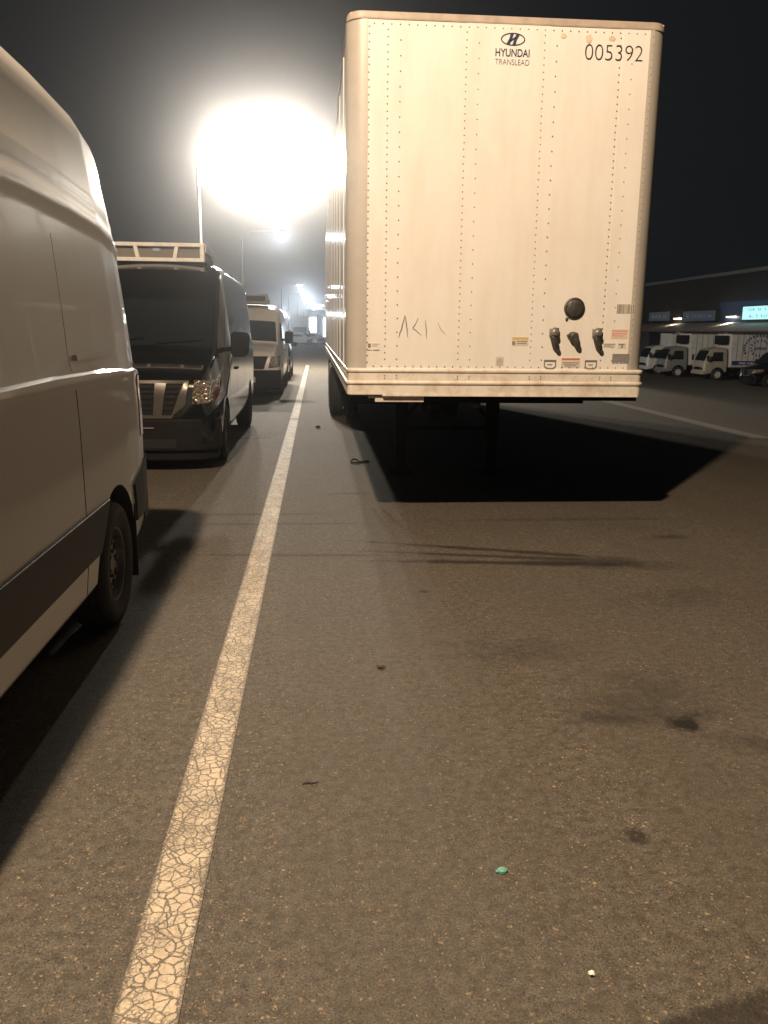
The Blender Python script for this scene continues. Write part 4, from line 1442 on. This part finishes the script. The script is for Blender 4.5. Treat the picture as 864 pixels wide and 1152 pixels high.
    for x0 in (1.953, 2.313):
        q = MB()
        x1 = x0 + 0.106
        for bx in ((x0, x1, 1.440, 1.454), (x0, x0 + 0.008, 1.395, 1.441), (x1 - 0.008, x1, 1.395, 1.441)):
            q.box(bx[0], bx[1], Y - 0.0022, Y + 0.001, bx[2], bx[3])
        for pts in ([(x0, 1.396), (x0 + 0.02, 1.378), (x0 + 0.026, 1.384), (x0 + 0.008, 1.40)], [(x1, 1.396), (x1 - 0.02, 1.378), (x1 - 0.026, 1.384), (x1 - 0.008, 1.40)]):
            q.prism(pts, 1, Y - 0.0021, Y + 0.0009)
        q.box(x0 + 0.019, x1 - 0.019, Y - 0.002, Y + 0.0008, 1.378, 1.386)
        q.box(x0 + 0.03, x1 - 0.035, Y - 0.002, Y + 0.0008, 1.412, 1.417)
        q.build('tag_outline', 'scratch', t, o)
    label('yellow_label', 1.665, 1.807, 1.570, 1.643, 'lab_pale', [(0.02, 0.2, 0.1, 0.5), (0.3, 0.95, 0.45, 0.55), (0.3, 0.9, 0.2, 0.3)])
    q = MB()
    q.box(1.668, 1.804, Y - 0.0024, Y - 0.0005, 1.624, 1.641)
    q.build('yellow_band', 'lab_yellow', t, o)
    label('pale_label', 1.53, 1.60, 1.398, 1.478, 'lab_pale', [(0.2, 0.8, 0.7, 0.76), (0.1, 0.9, 0.5, 0.56), (0.1, 0.9, 0.3, 0.36), (0.2, 0.7, 0.1, 0.16)])
    label('print_label', 0.430, 0.533, 1.522, 1.580, 'trailer_white', [(0.02, 0.28, 0.35, 0.95), (0.38, 0.95, 0.82, 0.92), (0.38, 0.8, 0.55, 0.65), (0.0, 0.25, 0.0, 0.06), (0.5, 0.95, 0.0, 0.08)])
    for i, (x, z, w, h) in enumerate(((1.978, 3.99, 0.045, 0.035), (2.186, 3.975, 0.055, 0.06), (2.375, 3.985, 0.05, 0.04))):
        q = MB()
        rr = random.Random(i)
        n = 14
        q.prism([(x + w * CP(2 * math.pi * j / n) * rr.uniform(0.45, 0.6), z + h * SP(2 * math.pi * j / n) * rr.uniform(0.45, 0.6)) for j in range(n)], 1, Y - 0.0007, Y + 0.001)
        q.build('rust_patch', 'rust', t, o)


trailer()


# ------------------------------------------------------------------ a dark car and pale cars far down the row
CAR_PROF = [(0.26, 0.06), (0.34, 0.02), (0.5, 0.0), (0.72, 0.01), (0.84, 0.03), (0.90, 0.06), (1.1, 0.14), (1.25, 0.22)]


def car(label, ox, oy, paint, L=4.5, hw=0.9, H=1.5, suv=True, lights=False, rot=0.0, group=None, zg=0.0):
    t = thing('parked_car', label, 'car', (ox, oy, zg), rot, group)
    k = H / 1.5
    if suv:
        out = [(0, 0.72 * k), (0.06, 0.84 * k), (0.3, 0.94 * k), (1.15, 1.02 * k), (1.75, 1.40 * k), (2.1, 1.48 * k), (3.6, 1.48 * k), (L - 0.25, 1.36 * k), (L - 0.05, 0.95 * k), (L, 0.8 * k)]
    else:
        out = [(0, 0.60), (0.06, 0.70), (0.3, 0.80), (1.2, 0.92), (1.95, 1.34), (2.4, 1.42), (3.0, 1.40), (3.7, 1.10), (4.3, 1.02), (L, 0.8)]
    Lf = Loft(L, hw, CAR_PROF, out, [(0, 0.78), (0.06, 0.86), (0.2, 0.94), (0.6, 1.0), (L - 0.5, 1.0), (L - 0.1, 0.92), (L, 0.82)], [(0, 0.24), (L, 0.24)],
              [(0, 0.05), (1.1, 0.07), (1.9, 0.10), (L, 0.10)], None, 0.03)
    ob = Lf.mesh(0.12).build('body', [paint, 'gap'], t)
    cut = MB()
    for yw in (0.85, L - 0.9):
        arch_cut(cut, yw, 0.33, 0.38, hw - 0.32, hw + 0.2)
        arch_cut(cut, yw, 0.33, 0.38, -hw - 0.2, -hw + 0.32)
    carve(ob, cut, 'body')
    g = MB()
    y0, y1 = (1.20, 1.70) if suv else (1.25, 1.90)
    g.patch(lambda x, y: Lf.top(x, y), [(-hw * 0.8, y0), (hw * 0.8, y0), (hw * 0.68, y1), (-hw * 0.68, y1)], 12, 6, (0, -0.7, 0.7), (0.005, 0.02))
    g.build('windshield', 'glass', t, smooth=40)
    for sg in (1, -1):
        g = MB()
        zz0, zz1 = (1.02 * k, 1.32 * k) if suv else (0.97, 1.25)
        ya, yb, yc, yd = (1.5, L - 0.7, L - 0.95, 1.85) if suv else (1.55, 3.5, 3.1, 2.1)
        g.patch(lambda y, z: Lf.side(y, z, sg), [(ya, zz0), (yb, zz0), (yc, zz1), (yd, zz1)], 14, 5, (sg, 0, 0), (0.004, 0.02))
        g.build('side_window', 'glass', t, smooth=40)
        m_ = MB()
        m_.prism([(sg * (hw + 0.02), 0.98 * k), (sg * (hw + 0.20), 0.99 * k), (sg * (hw + 0.21), 1.10 * k), (sg * (hw + 0.04), 1.13 * k)], 1, 1.50, 1.60)
        m_.build('mirror', paint, t, bevel=0.02)
        g = MB()
        g.patch(lambda x, z: Lf.front(x, z), [(sg * 0.50, 0.60 * k), (sg * 0.84, 0.62 * k), (sg * 0.84, 0.76 * k), (sg * 0.55, 0.72 * k)], 8, 3, (0, -1, 0), (0.012, 0.05))
        g.build('headlight', 'emit_head' if lights else 'headlamp', t, smooth=40)
        for yw in (0.85, L - 0.9):
            wheel(t, sg * (hw - 0.11), yw, 0.325, 0.21, 0.21, sg, 'steel', spokes=False)
    g = MB()
    g.patch(lambda x, z: Lf.front(x, z), [(-0.45, 0.42), (0.45, 0.42), (0.48, 0.66 * k), (-0.48, 0.66 * k)], 10, 3, (0, -1, 0), (0.012, 0.03))
    g.build('grille', 'plastic', t)
    return t


car('dark tall car mostly hidden behind the white van with the roof unit', -1.83, 28.6, 'van_black', 4.9, 0.93, 1.72)


def box_truck(label, loc, rot, cab, box, cab_h=2.25, box_l=4.6, box_h=2.45, box_w=2.3, group=None, livery=False, reefer_u=False, lights=False, zoom=None):
    """cab-over truck with a cargo box, front at local y=0 looking to -y"""
    t = thing('box_truck', label, 'truck', loc, rot, group)
    hw = 0.98
    prof = [(0.50, 0.03), (0.6, 0.0), (1.0, 0.0), (1.25, 0.02), (1.6, 0.06), (1.95, 0.11)]
    out = [(0, 1.18), (0.05, 1.30), (0.42, 2.10), (0.62, 2.22), (1.0, cab_h), (1.62, cab_h - 0.02), (1.68, cab_h - 0.15)]
    Lf = Loft(1.68, hw, prof, out, [(0, 0.92), (0.06, 0.97), (0.2, 1.0), (1.68, 1.0)], [(0, 0.42), (0.3, 0.46), (1.68, 0.60)], [(0, 0.06), (0.5, 0.10), (1.68, 0.12)], None, 0.03)
    ob = Lf.mesh(0.09).build('cab', [cab, 'gap'], t)
    cut = MB()
    for s in (1, -1):
        arch_cut(cut, 1.05, 0.42, 0.50, min(s * 0.6, s * 1.2), max(s * 0.6, s * 1.2))
        Lf.groove(cut, [(0.50, 0.95), (0.48, 1.2), (0.70, 2.0)], 0.010, 0.012, s)
        Lf.groove(cut, [(1.45, 0.95), (1.45, 2.0)], 0.010, 0.012, s)
    carve(ob, cut, 'cab')
    g = MB()
    g.patch(lambda x, y: Lf.top(x, y), [(-hw * 0.86, 0.07), (hw * 0.86, 0.07), (hw * 0.78, 0.44), (-hw * 0.78, 0.44)], 14, 7, (0, -0.9, 0.42), (0.006, 0.02))
    g.build('windshield', 'glass', t, smooth=40)
    for s in (1, -1):
        g = MB()
        g.patch(lambda y, z: Lf.side(y, z, s), [(0.46, 1.34), (1.40, 1.34), (1.38, 1.98), (0.72, 1.98)], 8, 6, (s, 0, 0), (0.005, 0.02))
        g.build('side_window', 'glass', t, smooth=40)
        m_ = MB()
        m_.box(min(s * 1.12, s * 1.30), max(s * 1.12, s * 1.30), 0.10, 0.18, 1.35, 1.75)
        m_.tube([(s * 0.9, 0.3, 1.8), (s * 1.21, 0.14, 1.76)], 0.014, 6)
        m_.build('mirror', 'plastic', t, bevel=0.02)
        g = MB()
        g.patch(lambda x, z: Lf.front(x, z), [(s * 0.58, 0.70), (s * 0.86, 0.70), (s * 0.86, 0.88), (s * 0.60, 0.88)], 6, 3, (0, -1, 0), (0.012, 0.04))
        g.build('headlight', 'emit_head' if lights else 'headlamp', t, smooth=40)
        wheel(t, s * (hw - 0.13), 1.05, 0.40, 0.22, 0.24, s, 'steel_white')
        wheel(t, s * (box_w / 2 - 0.15), 1.9 + box_l - 1.15, 0.40, 0.24, 0.24, s, 'steel_white')
    g = MB()
    g.patch(lambda x, z: Lf.front(x, z), [(-0.55, 0.72), (0.55, 0.72), (0.55, 0.92), (-0.55, 0.92)], 8, 2, (0, -1, 0), (0.010, 0.03))
    g.build('grille', 'plastic', t)
    g = MB()
    g.box(-0.96, 0.96, -0.06, 0.20, 0.40, 0.62)
    g.build('bumper', 'cast_light' if cab == 'cab_grey' else cab, t, bevel=0.03)
    z0 = 0.92
    b = MB()
    y0, y1 = 1.85, 1.85 + box_l
    b.box(-box_w / 2, box_w / 2, y0, y1, z0, z0 + box_h)
    bx = b.build('cargo_box', box, t, bevel=0.02)
    e = MB()
    for s in (1, -1):
        e.box(s * box_w / 2 - 0.02, s * box_w / 2 + 0.02, y0 - 0.012, y1 + 0.012, z0 - 0.04, z0 + 0.06)
        e.box(s * box_w / 2 - 0.02, s * box_w / 2 + 0.02, y0 - 0.012, y1 + 0.012, z0 + box_h - 0.06, z0 + box_h + 0.012)
        n = int(box_l / 0.42)
        for i in range(1, n):
            yy = y0 + box_l * i / n
            e.box(s * box_w / 2 - 0.01, s * box_w / 2 + 0.006, yy - 0.02, yy + 0.02, z0 + 0.06, z0 + box_h - 0.06)
    e.build('box_rail', 'coping', bx)
    ch = MB()
    for s in (0.38, -0.38):
        ch.box(s - 0.05, s + 0.05, 0.5, y1, 0.62, 0.90)
    ch.box(-0.9, -0.45, 2.4, 3.3, 0.42, 0.85)
    ch.build('chassis', 'dark_metal', t)
    if reefer_u:
        r_ = MB()
        r_.box(-0.75, 0.75, y0 - 0.42, y0 - 0.003, z0 + box_h - 0.75, z0 + box_h - 0.12)
        r_.build('refrigeration_unit', 'plastic', t, bevel=0.05)
    if livery:
        # ring of illegible lettering, inner scroll and a blue band with pale marks on both flanks
        for s in (1, -1):
            X = s * (box_w / 2 + 0.007)
            q = MB()
            cyy, czz = y0 + 2.15, z0 + box_h * 0.58
            rn = random.Random(21)
            for ring, (ra, rb, n) in enumerate(((1.10, 0.80, 30), (0.62, 0.44, 16))):
                for i in range(n):
                    a = 2 * math.pi * i / n
                    if ring == 0 and SP(a) < -0.45:
                        continue
                    w = 0.10 if ring == 0 else 0.07
                    pts = []
                    for da, dr in ((-w, 0), (w * 0.4, 0), (w * 0.5, 1), (-w * 0.8, 1)):
                        rr = dr * rn.uniform(0.13, 0.22)
                        pts.append((cyy + (ra + rr) * CP(a + da / max(ra, .5)), czz + (rb + rr) * SP(a + da / max(ra, .5)) ))
                    q.prism(pts, 0, X - s * 0.004, X + s * 0.004)
            for i in range(9):
                yy = cyy - 0.42 + i * 0.1
                q.prism([(yy, czz - 0.1 + rn.uniform(-0.05, 0.05)), (yy + 0.06, czz - 0.12), (yy + 0.07, czz + rn.uniform(0.02, 0.15)), (yy + 0.02, czz + 0.1)], 0, X - s * 0.004, X + s * 0.004)
            q.build('livery_lettering', 'livery_blue', bx)
            q = MB()
            q.box(min(X - s * 0.004, X + s * 0.004), max(X - s * 0.004, X + s * 0.004), y0 + 0.12, y1 - 0.12, z0 + 0.16, z0 + 0.46)
            rn = random.Random(5)
            yy = y0 + 0.65
            while yy < y1 - 0.6:
                w = rn.uniform(0.06, 0.12)
                q.box(min(X - s * 0.004, X + s * 0.007), max(X - s * 0.004, X + s * 0.007), yy, yy + w, z0 + 0.24, z0 + 0.24 + rn.uniform(0.10, 0.14), 1)
                yy += w + rn.choice((0.03, 0.03, 0.04, 0.14))
            q.build('livery_band', ['livery_blue', 'livery_pale'], bx)
    return t


box_truck('white box truck facing the camera far down the lane, under the distant lamps', (-2.0, 104, 0), 0, 'cab_white', 'box_white', 2.1, 4.8, 2.55, 2.2, 'trucks', lights=True)
car('pale sedan parked far off beside the trailer side, right of the far box truck', 0.35, 103, 'van_white_far', 4.5, 0.88, 1.45, False, False, R(62), 'pale cars far down the lot')
car('second pale car behind the far sedan, in front of the bright facade', 1.9, 112, 'cab_white', 4.5, 0.88, 1.45, False, False, R(75), 'pale cars far down the lot')

# ------------------------------------------------------------------ trucks at the warehouse on the right
ROT = R(-90)  # local -y (front) turns to -x
LOTZ = -1.5
G = 'box trucks backed to the warehouse'
box_truck('white cabbed box truck half hidden behind the trailer corner', (26.6, 67.0, LOTZ), ROT, 'cab_white', 'box_white', 2.3, 5.6, 2.35, 2.2, G)
box_truck('grey cabbed box truck standing second from the trailer corner', (26.4, 62.9, LOTZ), ROT, 'cab_grey', 'box_white', 2.3, 5.6, 2.35, 2.2, G, reefer_u=True)
box_truck('box truck with blue round emblem and blue band on its white box', (27.6, 59.0, LOTZ), ROT, 'cab_tan', 'box_white', 2.3, 6.4, 2.35, 2.2, G, livery=True, reefer_u=True)
hood_van('dark van at the right edge of the photo, standing before the emblem truck', 27.6, 52.0, 'van_black', 5.6, 1.0,
         [(0, 0.98), (0.04, 1.06), (0.12, 1.13), (0.5, 1.27), (0.95, 1.40), (1.42, 1.95), (1.62, 2.10), (1.85, 2.18), (2.1, 2.22), (2.6, 2.24), (5.2, 2.22), (5.5, 2.12), (5.6, 2.0)], 'black', None, LOTZ, ROT, None)


# ------------------------------------------------------------------ warehouse
def warehouse():
    fx, z1 = 36.0, 6.8
    t = thing('warehouse', 'long dark warehouse on the right with signs over its loading docks', 'building', (fx, 80, LOTZ))
    o = (fx, 80, LOTZ)
    b = MB()
    b.box(fx, fx + 30, 30, 150, LOTZ, z1)
    b.build('wall', 'wall_dark', t, o)
    b = MB()
    b.box(fx - 0.18, fx + 30.2, 29.8, 150.2, z1 + 0.002, z1 + 0.28)
    b.build('roof', 'coping', t, o)
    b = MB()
    b.box(fx - 0.06, fx - 0.001, 62.5, 73.5, 2.6, 4.5)  # blue glow beside the lit sign, painted on as a panel
    b.build('painted_sign_glow', 'glow_and_pilaster_blue', t, o)
    for k in range(9):
        y = 48 + k * 8.5
        d = MB()
        d.box(fx - 0.08, fx - 0.002, y - 1.6, y + 1.6, LOTZ + 1.2, LOTZ + 4.0)
        d.build('dock_door', 'dock_dark', t, o)
    d = MB()
    d.box(fx - 1.1, fx - 0.1, 40, 140, LOTZ, LOTZ + 1.15)
    d.build('dock_platform', 'coping', t, o)


warehouse()


def awning(label, y0, y1):
    t = thing('dock_awning', label, 'awning', (36, (y0 + y1) / 2, 1.8), 0, 'awnings over the loading docks')
    o = (36, (y0 + y1) / 2, 1.8)
    x0, x1 = 32.6, 35.93
    b = MB()
    b.prism([(x1, 2.72), (x1, 2.78), (x0, 2.02), (x0, 1.96)], 1, y0, y1)
    b.build('sheet', 'awning', t, o)
    b = MB()
    b.prism([(x1, 2.80), (x0 - 0.02, 2.03), (x0 - 0.02, 1.88), (x1, 2.60)], 1, y0 - 0.025, y0 - 0.003)
    b.build('end_panel', 'awning_red', t, o)
    b = MB()
    b.box(x0 - 0.03, x0 - 0.002, y0 - 0.02, y1 + 0.02, 1.90, 2.02)
    b.build('valance', 'awning_red', t, o)
    return t


def added_dock_light(label, y):  # fixture and beam added to brighten the awnings
    t = thing('added_dock_light', label, 'lamp', (35.9, y, 3.25), 0, 'lamps added to brighten the awnings')
    b = MB()
    b.box(-0.28, 0.02, -0.9, 0.9, 0.02, 0.10)
    b.tube([(-0.12, -0.85, -0.03), (-0.12, 0.85, -0.03)], 0.045, 8, 1)
    b.build('tube', ['coping', 'emit_added_dock'], t)
    li = bpy.data.lights.new('added_dock_beam', 'SPOT')
    li.spot_size = R(125)
    li.spot_blend = 0.6
    li.energy = 260
    li.color = (1.0, 0.84, 0.60)
    li.shadow_soft_size = 0.15
    lo = bpy.data.objects.new('added_dock_beam', li)
    COL.objects.link(lo)
    lo.parent = t
    lo.location = (-0.55, 0, -0.14)


added_dock_light('wall lamp added to brighten the awning between the lit sign and the dim blue sign', 70.9)
added_dock_light('wall lamp added to brighten the awning between the two unlit signs', 81.8)
awning('dock awning nearest the lit sign, over the emblem truck', 56.0, 71.2)
awning('dock awning under the dim blue sign between two added wall lamps', 71.6, 81.6)
awning('farthest dock awning, beside the trailer corner', 82.0, 92.0)


def sign(label, y0, y1, z0, z1, face, marks, lit=False, seed=1, rows=1):
    t = thing('shop_sign', label, 'sign', (35.8, (y0 + y1) / 2, z0), 0, 'signs on the warehouse front')
    o = (35.8, (y0 + y1) / 2, z0)
    b = MB()
    b.box(35.55, 35.93, y0, y1, z0, z1)
    b.build('panel', face, t, o)
    b = MB()
    b.box(35.52, 35.94, y0 - 0.09, y0 - 0.002, z0 - 0.09, z1 + 0.09)
    b.box(35.52, 35.94, y1 + 0.002, y1 + 0.09, z0 - 0.09, z1 + 0.09)
    b.box(35.52, 35.94, y0, y1, z1 + 0.002, z1 + 0.09)
    b.box(35.52, 35.94, y0, y1, z0 - 0.09, z0 - 0.002)
    b.build('frame', 'plastic', t, o)
    rn = random.Random(seed)
    b = MB()
    hh = (z1 - z0) / rows
    for r_ in range(rows):
        y = y0 + (y1 - y0) * 0.12
        while y < y1 - (y1 - y0) * 0.14:
            w = rn.uniform(0.12, 0.30)
            za = z0 + hh * r_ + hh * 0.28
            zb = z0 + hh * r_ + hh * rn.uniform(0.60, 0.78)
            if rn.random() < 0.8:
                b.prism([(y, za), (y + w * 0.35, za), (y + w, zb), (y + w * 0.6, zb)], 0, 35.535, 35.56)
                if rn.random() < 0.6:
                    b.box(35.534, 35.56, y + 0.02, y + w, (za + zb) / 2 - 0.05, (za + zb) / 2 + 0.05)
            y += w + rn.uniform(0.08, 0.2)
    b.build('faint_lettering', marks, t, o)
    return t


sign('brightly lit cyan sign at the right edge of the warehouse', 63.5, 68.6, 2.95, 4.0, 'sign_lit', 'sign_lit_mark', True, 3, 2)
sign('unlit blue sign with pale marks, in the middle of the warehouse', 73.4, 80.2, 2.95, 3.85, 'sign_dim', 'sign_mark', False, 7)
sign('unlit dark sign with white marks nearest the trailer', 83.2, 88.6, 3.05, 3.95, 'sign_dim', 'paper', False, 11)


# ------------------------------------------------------------------ bright far end of the lot
def far_building():
    t = thing('dock_building', 'pale floodlit building at the far end of the lot beside the trailer', 'building', (4, 158, 0))
    o = (4, 158, 0)
    b = MB()
    b.box(-1.6, 14, 155, 175, 0, 5.2)
    b.build('wall', 'wall_pale', t, o)
    b = MB()
    b.box(-1.8, 14.2, 154.7, 175.2, 5.202, 5.45)
    b.build('roof', 'coping', t, o)
    for x in (-0.9, 1.9, 4.7, 7.5):
        d = MB()
        d.box(x - 0.55, x + 0.85, 154.9, 154.998, 0.6, 4.0)
        d.build('lit_doorway', 'emit_door', t, o)
    for x in (0.55, 3.4, 6.2):
        d = MB()
        d.box(x - 0.35, x + 0.35, 154.6, 154.999, 0.0, 4.4)
        d.build('pilaster', 'glow_and_pilaster_blue', t, o)


far_building()
fl = thing('flood_light', 'glaring flood light on a short post behind the white van roof edge', 'flood light', (-3.75, 97, 0))
b = MB()
b.tube([(0, 0, 0), (0, 0, 3.3)], 0.06, 8)
b.build('post', 'pole', fl)
b = MB()
b.box(-0.35, 0.35, -0.05, 0.20, 3.25, 3.75)
h_ = b.build('housing', 'plastic', fl, bevel=0.03)
b = MB()
b.box(-0.30, 0.30, -0.07, -0.052, 3.30, 3.70)
b.build('lens', 'emit_cool', h_)
li = bpy.data.lights.new('flood_beam', 'POINT')
li.energy = 800
li.color = LAMP_COOL
li.shadow_soft_size = 0.2
lo = bpy.data.objects.new('flood_beam', li)
COL.objects.link(lo)
lo.parent = fl
lo.location = (0, -0.4, 3.5)

# ------------------------------------------------------------------ litter on the asphalt
b = MB()
b.lathe([(0.0, 0.010), (0.012, 0.010), (0.016, 0.007), (0.017, 0.0), (0.0, 0.0)], (0, 0, 0), 2, 16)
b.box(-0.022, -0.012, -0.010, 0.004, 0.001, 0.005)
o_ = b.build('bottle_cap', 'teal', smooth=40)
o_.location = (0.579, 2.293, 0.002)
o_.scale = (1.0, 0.8, 1.0)
tag(o_, 'small crushed teal bottle cap on the open asphalt', 'bottle cap')


def crumple(name, mt, x, y, s, seed, label, cat, flat=0.5):
    rn = random.Random(seed)
    bm = bmesh.new()
    bmesh.ops.create_icosphere(bm, subdivisions=2, radius=s)
    for v in bm.verts:
        v.co *= rn.uniform(0.6, 1.15)
        v.co.z *= flat
    zmin = min(v.co.z for v in bm.verts)
    for v in bm.verts:
        v.co.z -= zmin
    me = bpy.data.meshes.new(name)
    bm.to_mesh(me)
    bm.free()
    me.materials.append(M[mt])
    o = bpy.data.objects.new(name, me)
    COL.objects.link(o)
    o.location = (x, y, 0.001)
    return tag(o, label, cat)


crumple('paper_scrap', 'paper', 0.722, 1.85, 0.010, 2, 'white crumpled paper scrap on the asphalt near the bottom edge', 'litter', 0.5)
crumple('dry_leaf', 'leaf', 0.316, 3.951, 0.022, 5, 'dark dry leaf lying in the middle of the asphalt', 'leaf', 0.25)
crumple('pebble', 'leaf', 0.02, 14.6, 0.05, 6, 'dark pebble between the line and the trailer', 'pebble', 0.5)
b = MB()
b.tube([(0, 0, 0.004), (0.02, 0.006, 0.007), (0.045, 0.004, 0.005), (0.062, 0.012, 0.004)], [0.002, 0.003, 0.003, 0.0015], 6)
b.tube([(0.03, 0.006, 0.006), (0.04, -0.012, 0.004)], [0.002, 0.001], 6)
o_ = b.build('twig', 'twig')
o_.location = (-0.065, 2.851, 0)
tag(o_, 'tiny dark twig on the asphalt right of the yellow line', 'twig')
b = MB()
pts = [(0.05 * CP(a) - 0.03, 0.05 * SP(a), 0.016 + 0.03 * max(0, SP(a))) for a in [2 * math.pi * k / 16 for k in range(15)]] + [(0.08, 0.05, 0.014), (0.16, 0.08, 0.014)]
b.tube(pts, 0.012, 8)
o_ = b.build('cable_loop', 'rubber', smooth=60)
o_.location = (0.52, 10.65, 0)
tag(o_, 'black loop of cable on the ground at the edge of the trailer shadow', 'cable')

# ------------------------------------------------------------------ scattering volume added for a lens-like glare round the lamps
bpy.context.view_layer.update()
hm = bpy.data.materials.new('glare_haze')
hm.use_nodes = True
nt = hm.node_tree
for n in list(nt.nodes):
    if n.type == 'BSDF_PRINCIPLED':
        nt.nodes.remove(n)
pv = nt.nodes.new('ShaderNodeVolumePrincipled')
pv.inputs['Color'].default_value = (0.95, 0.96, 1.0, 1)
pv.inputs['Density'].default_value = GLARE_HAZE_DENSITY
pv.inputs['Anisotropy'].default_value = GLARE_HAZE_G
outn = [n for n in nt.nodes if n.type == 'OUTPUT_MATERIAL'][0]
nt.links.new(pv.outputs['Volume'], outn.inputs['Volume'])
M['glare_haze'] = hm
b = MB()
b.box(-430, 450, -90, 930, -2.6, 10.2)
hz = b.build('glare_haze', 'glare_haze')
hz.display_type = 'WIRE'
tag(hz, kind='stuff')
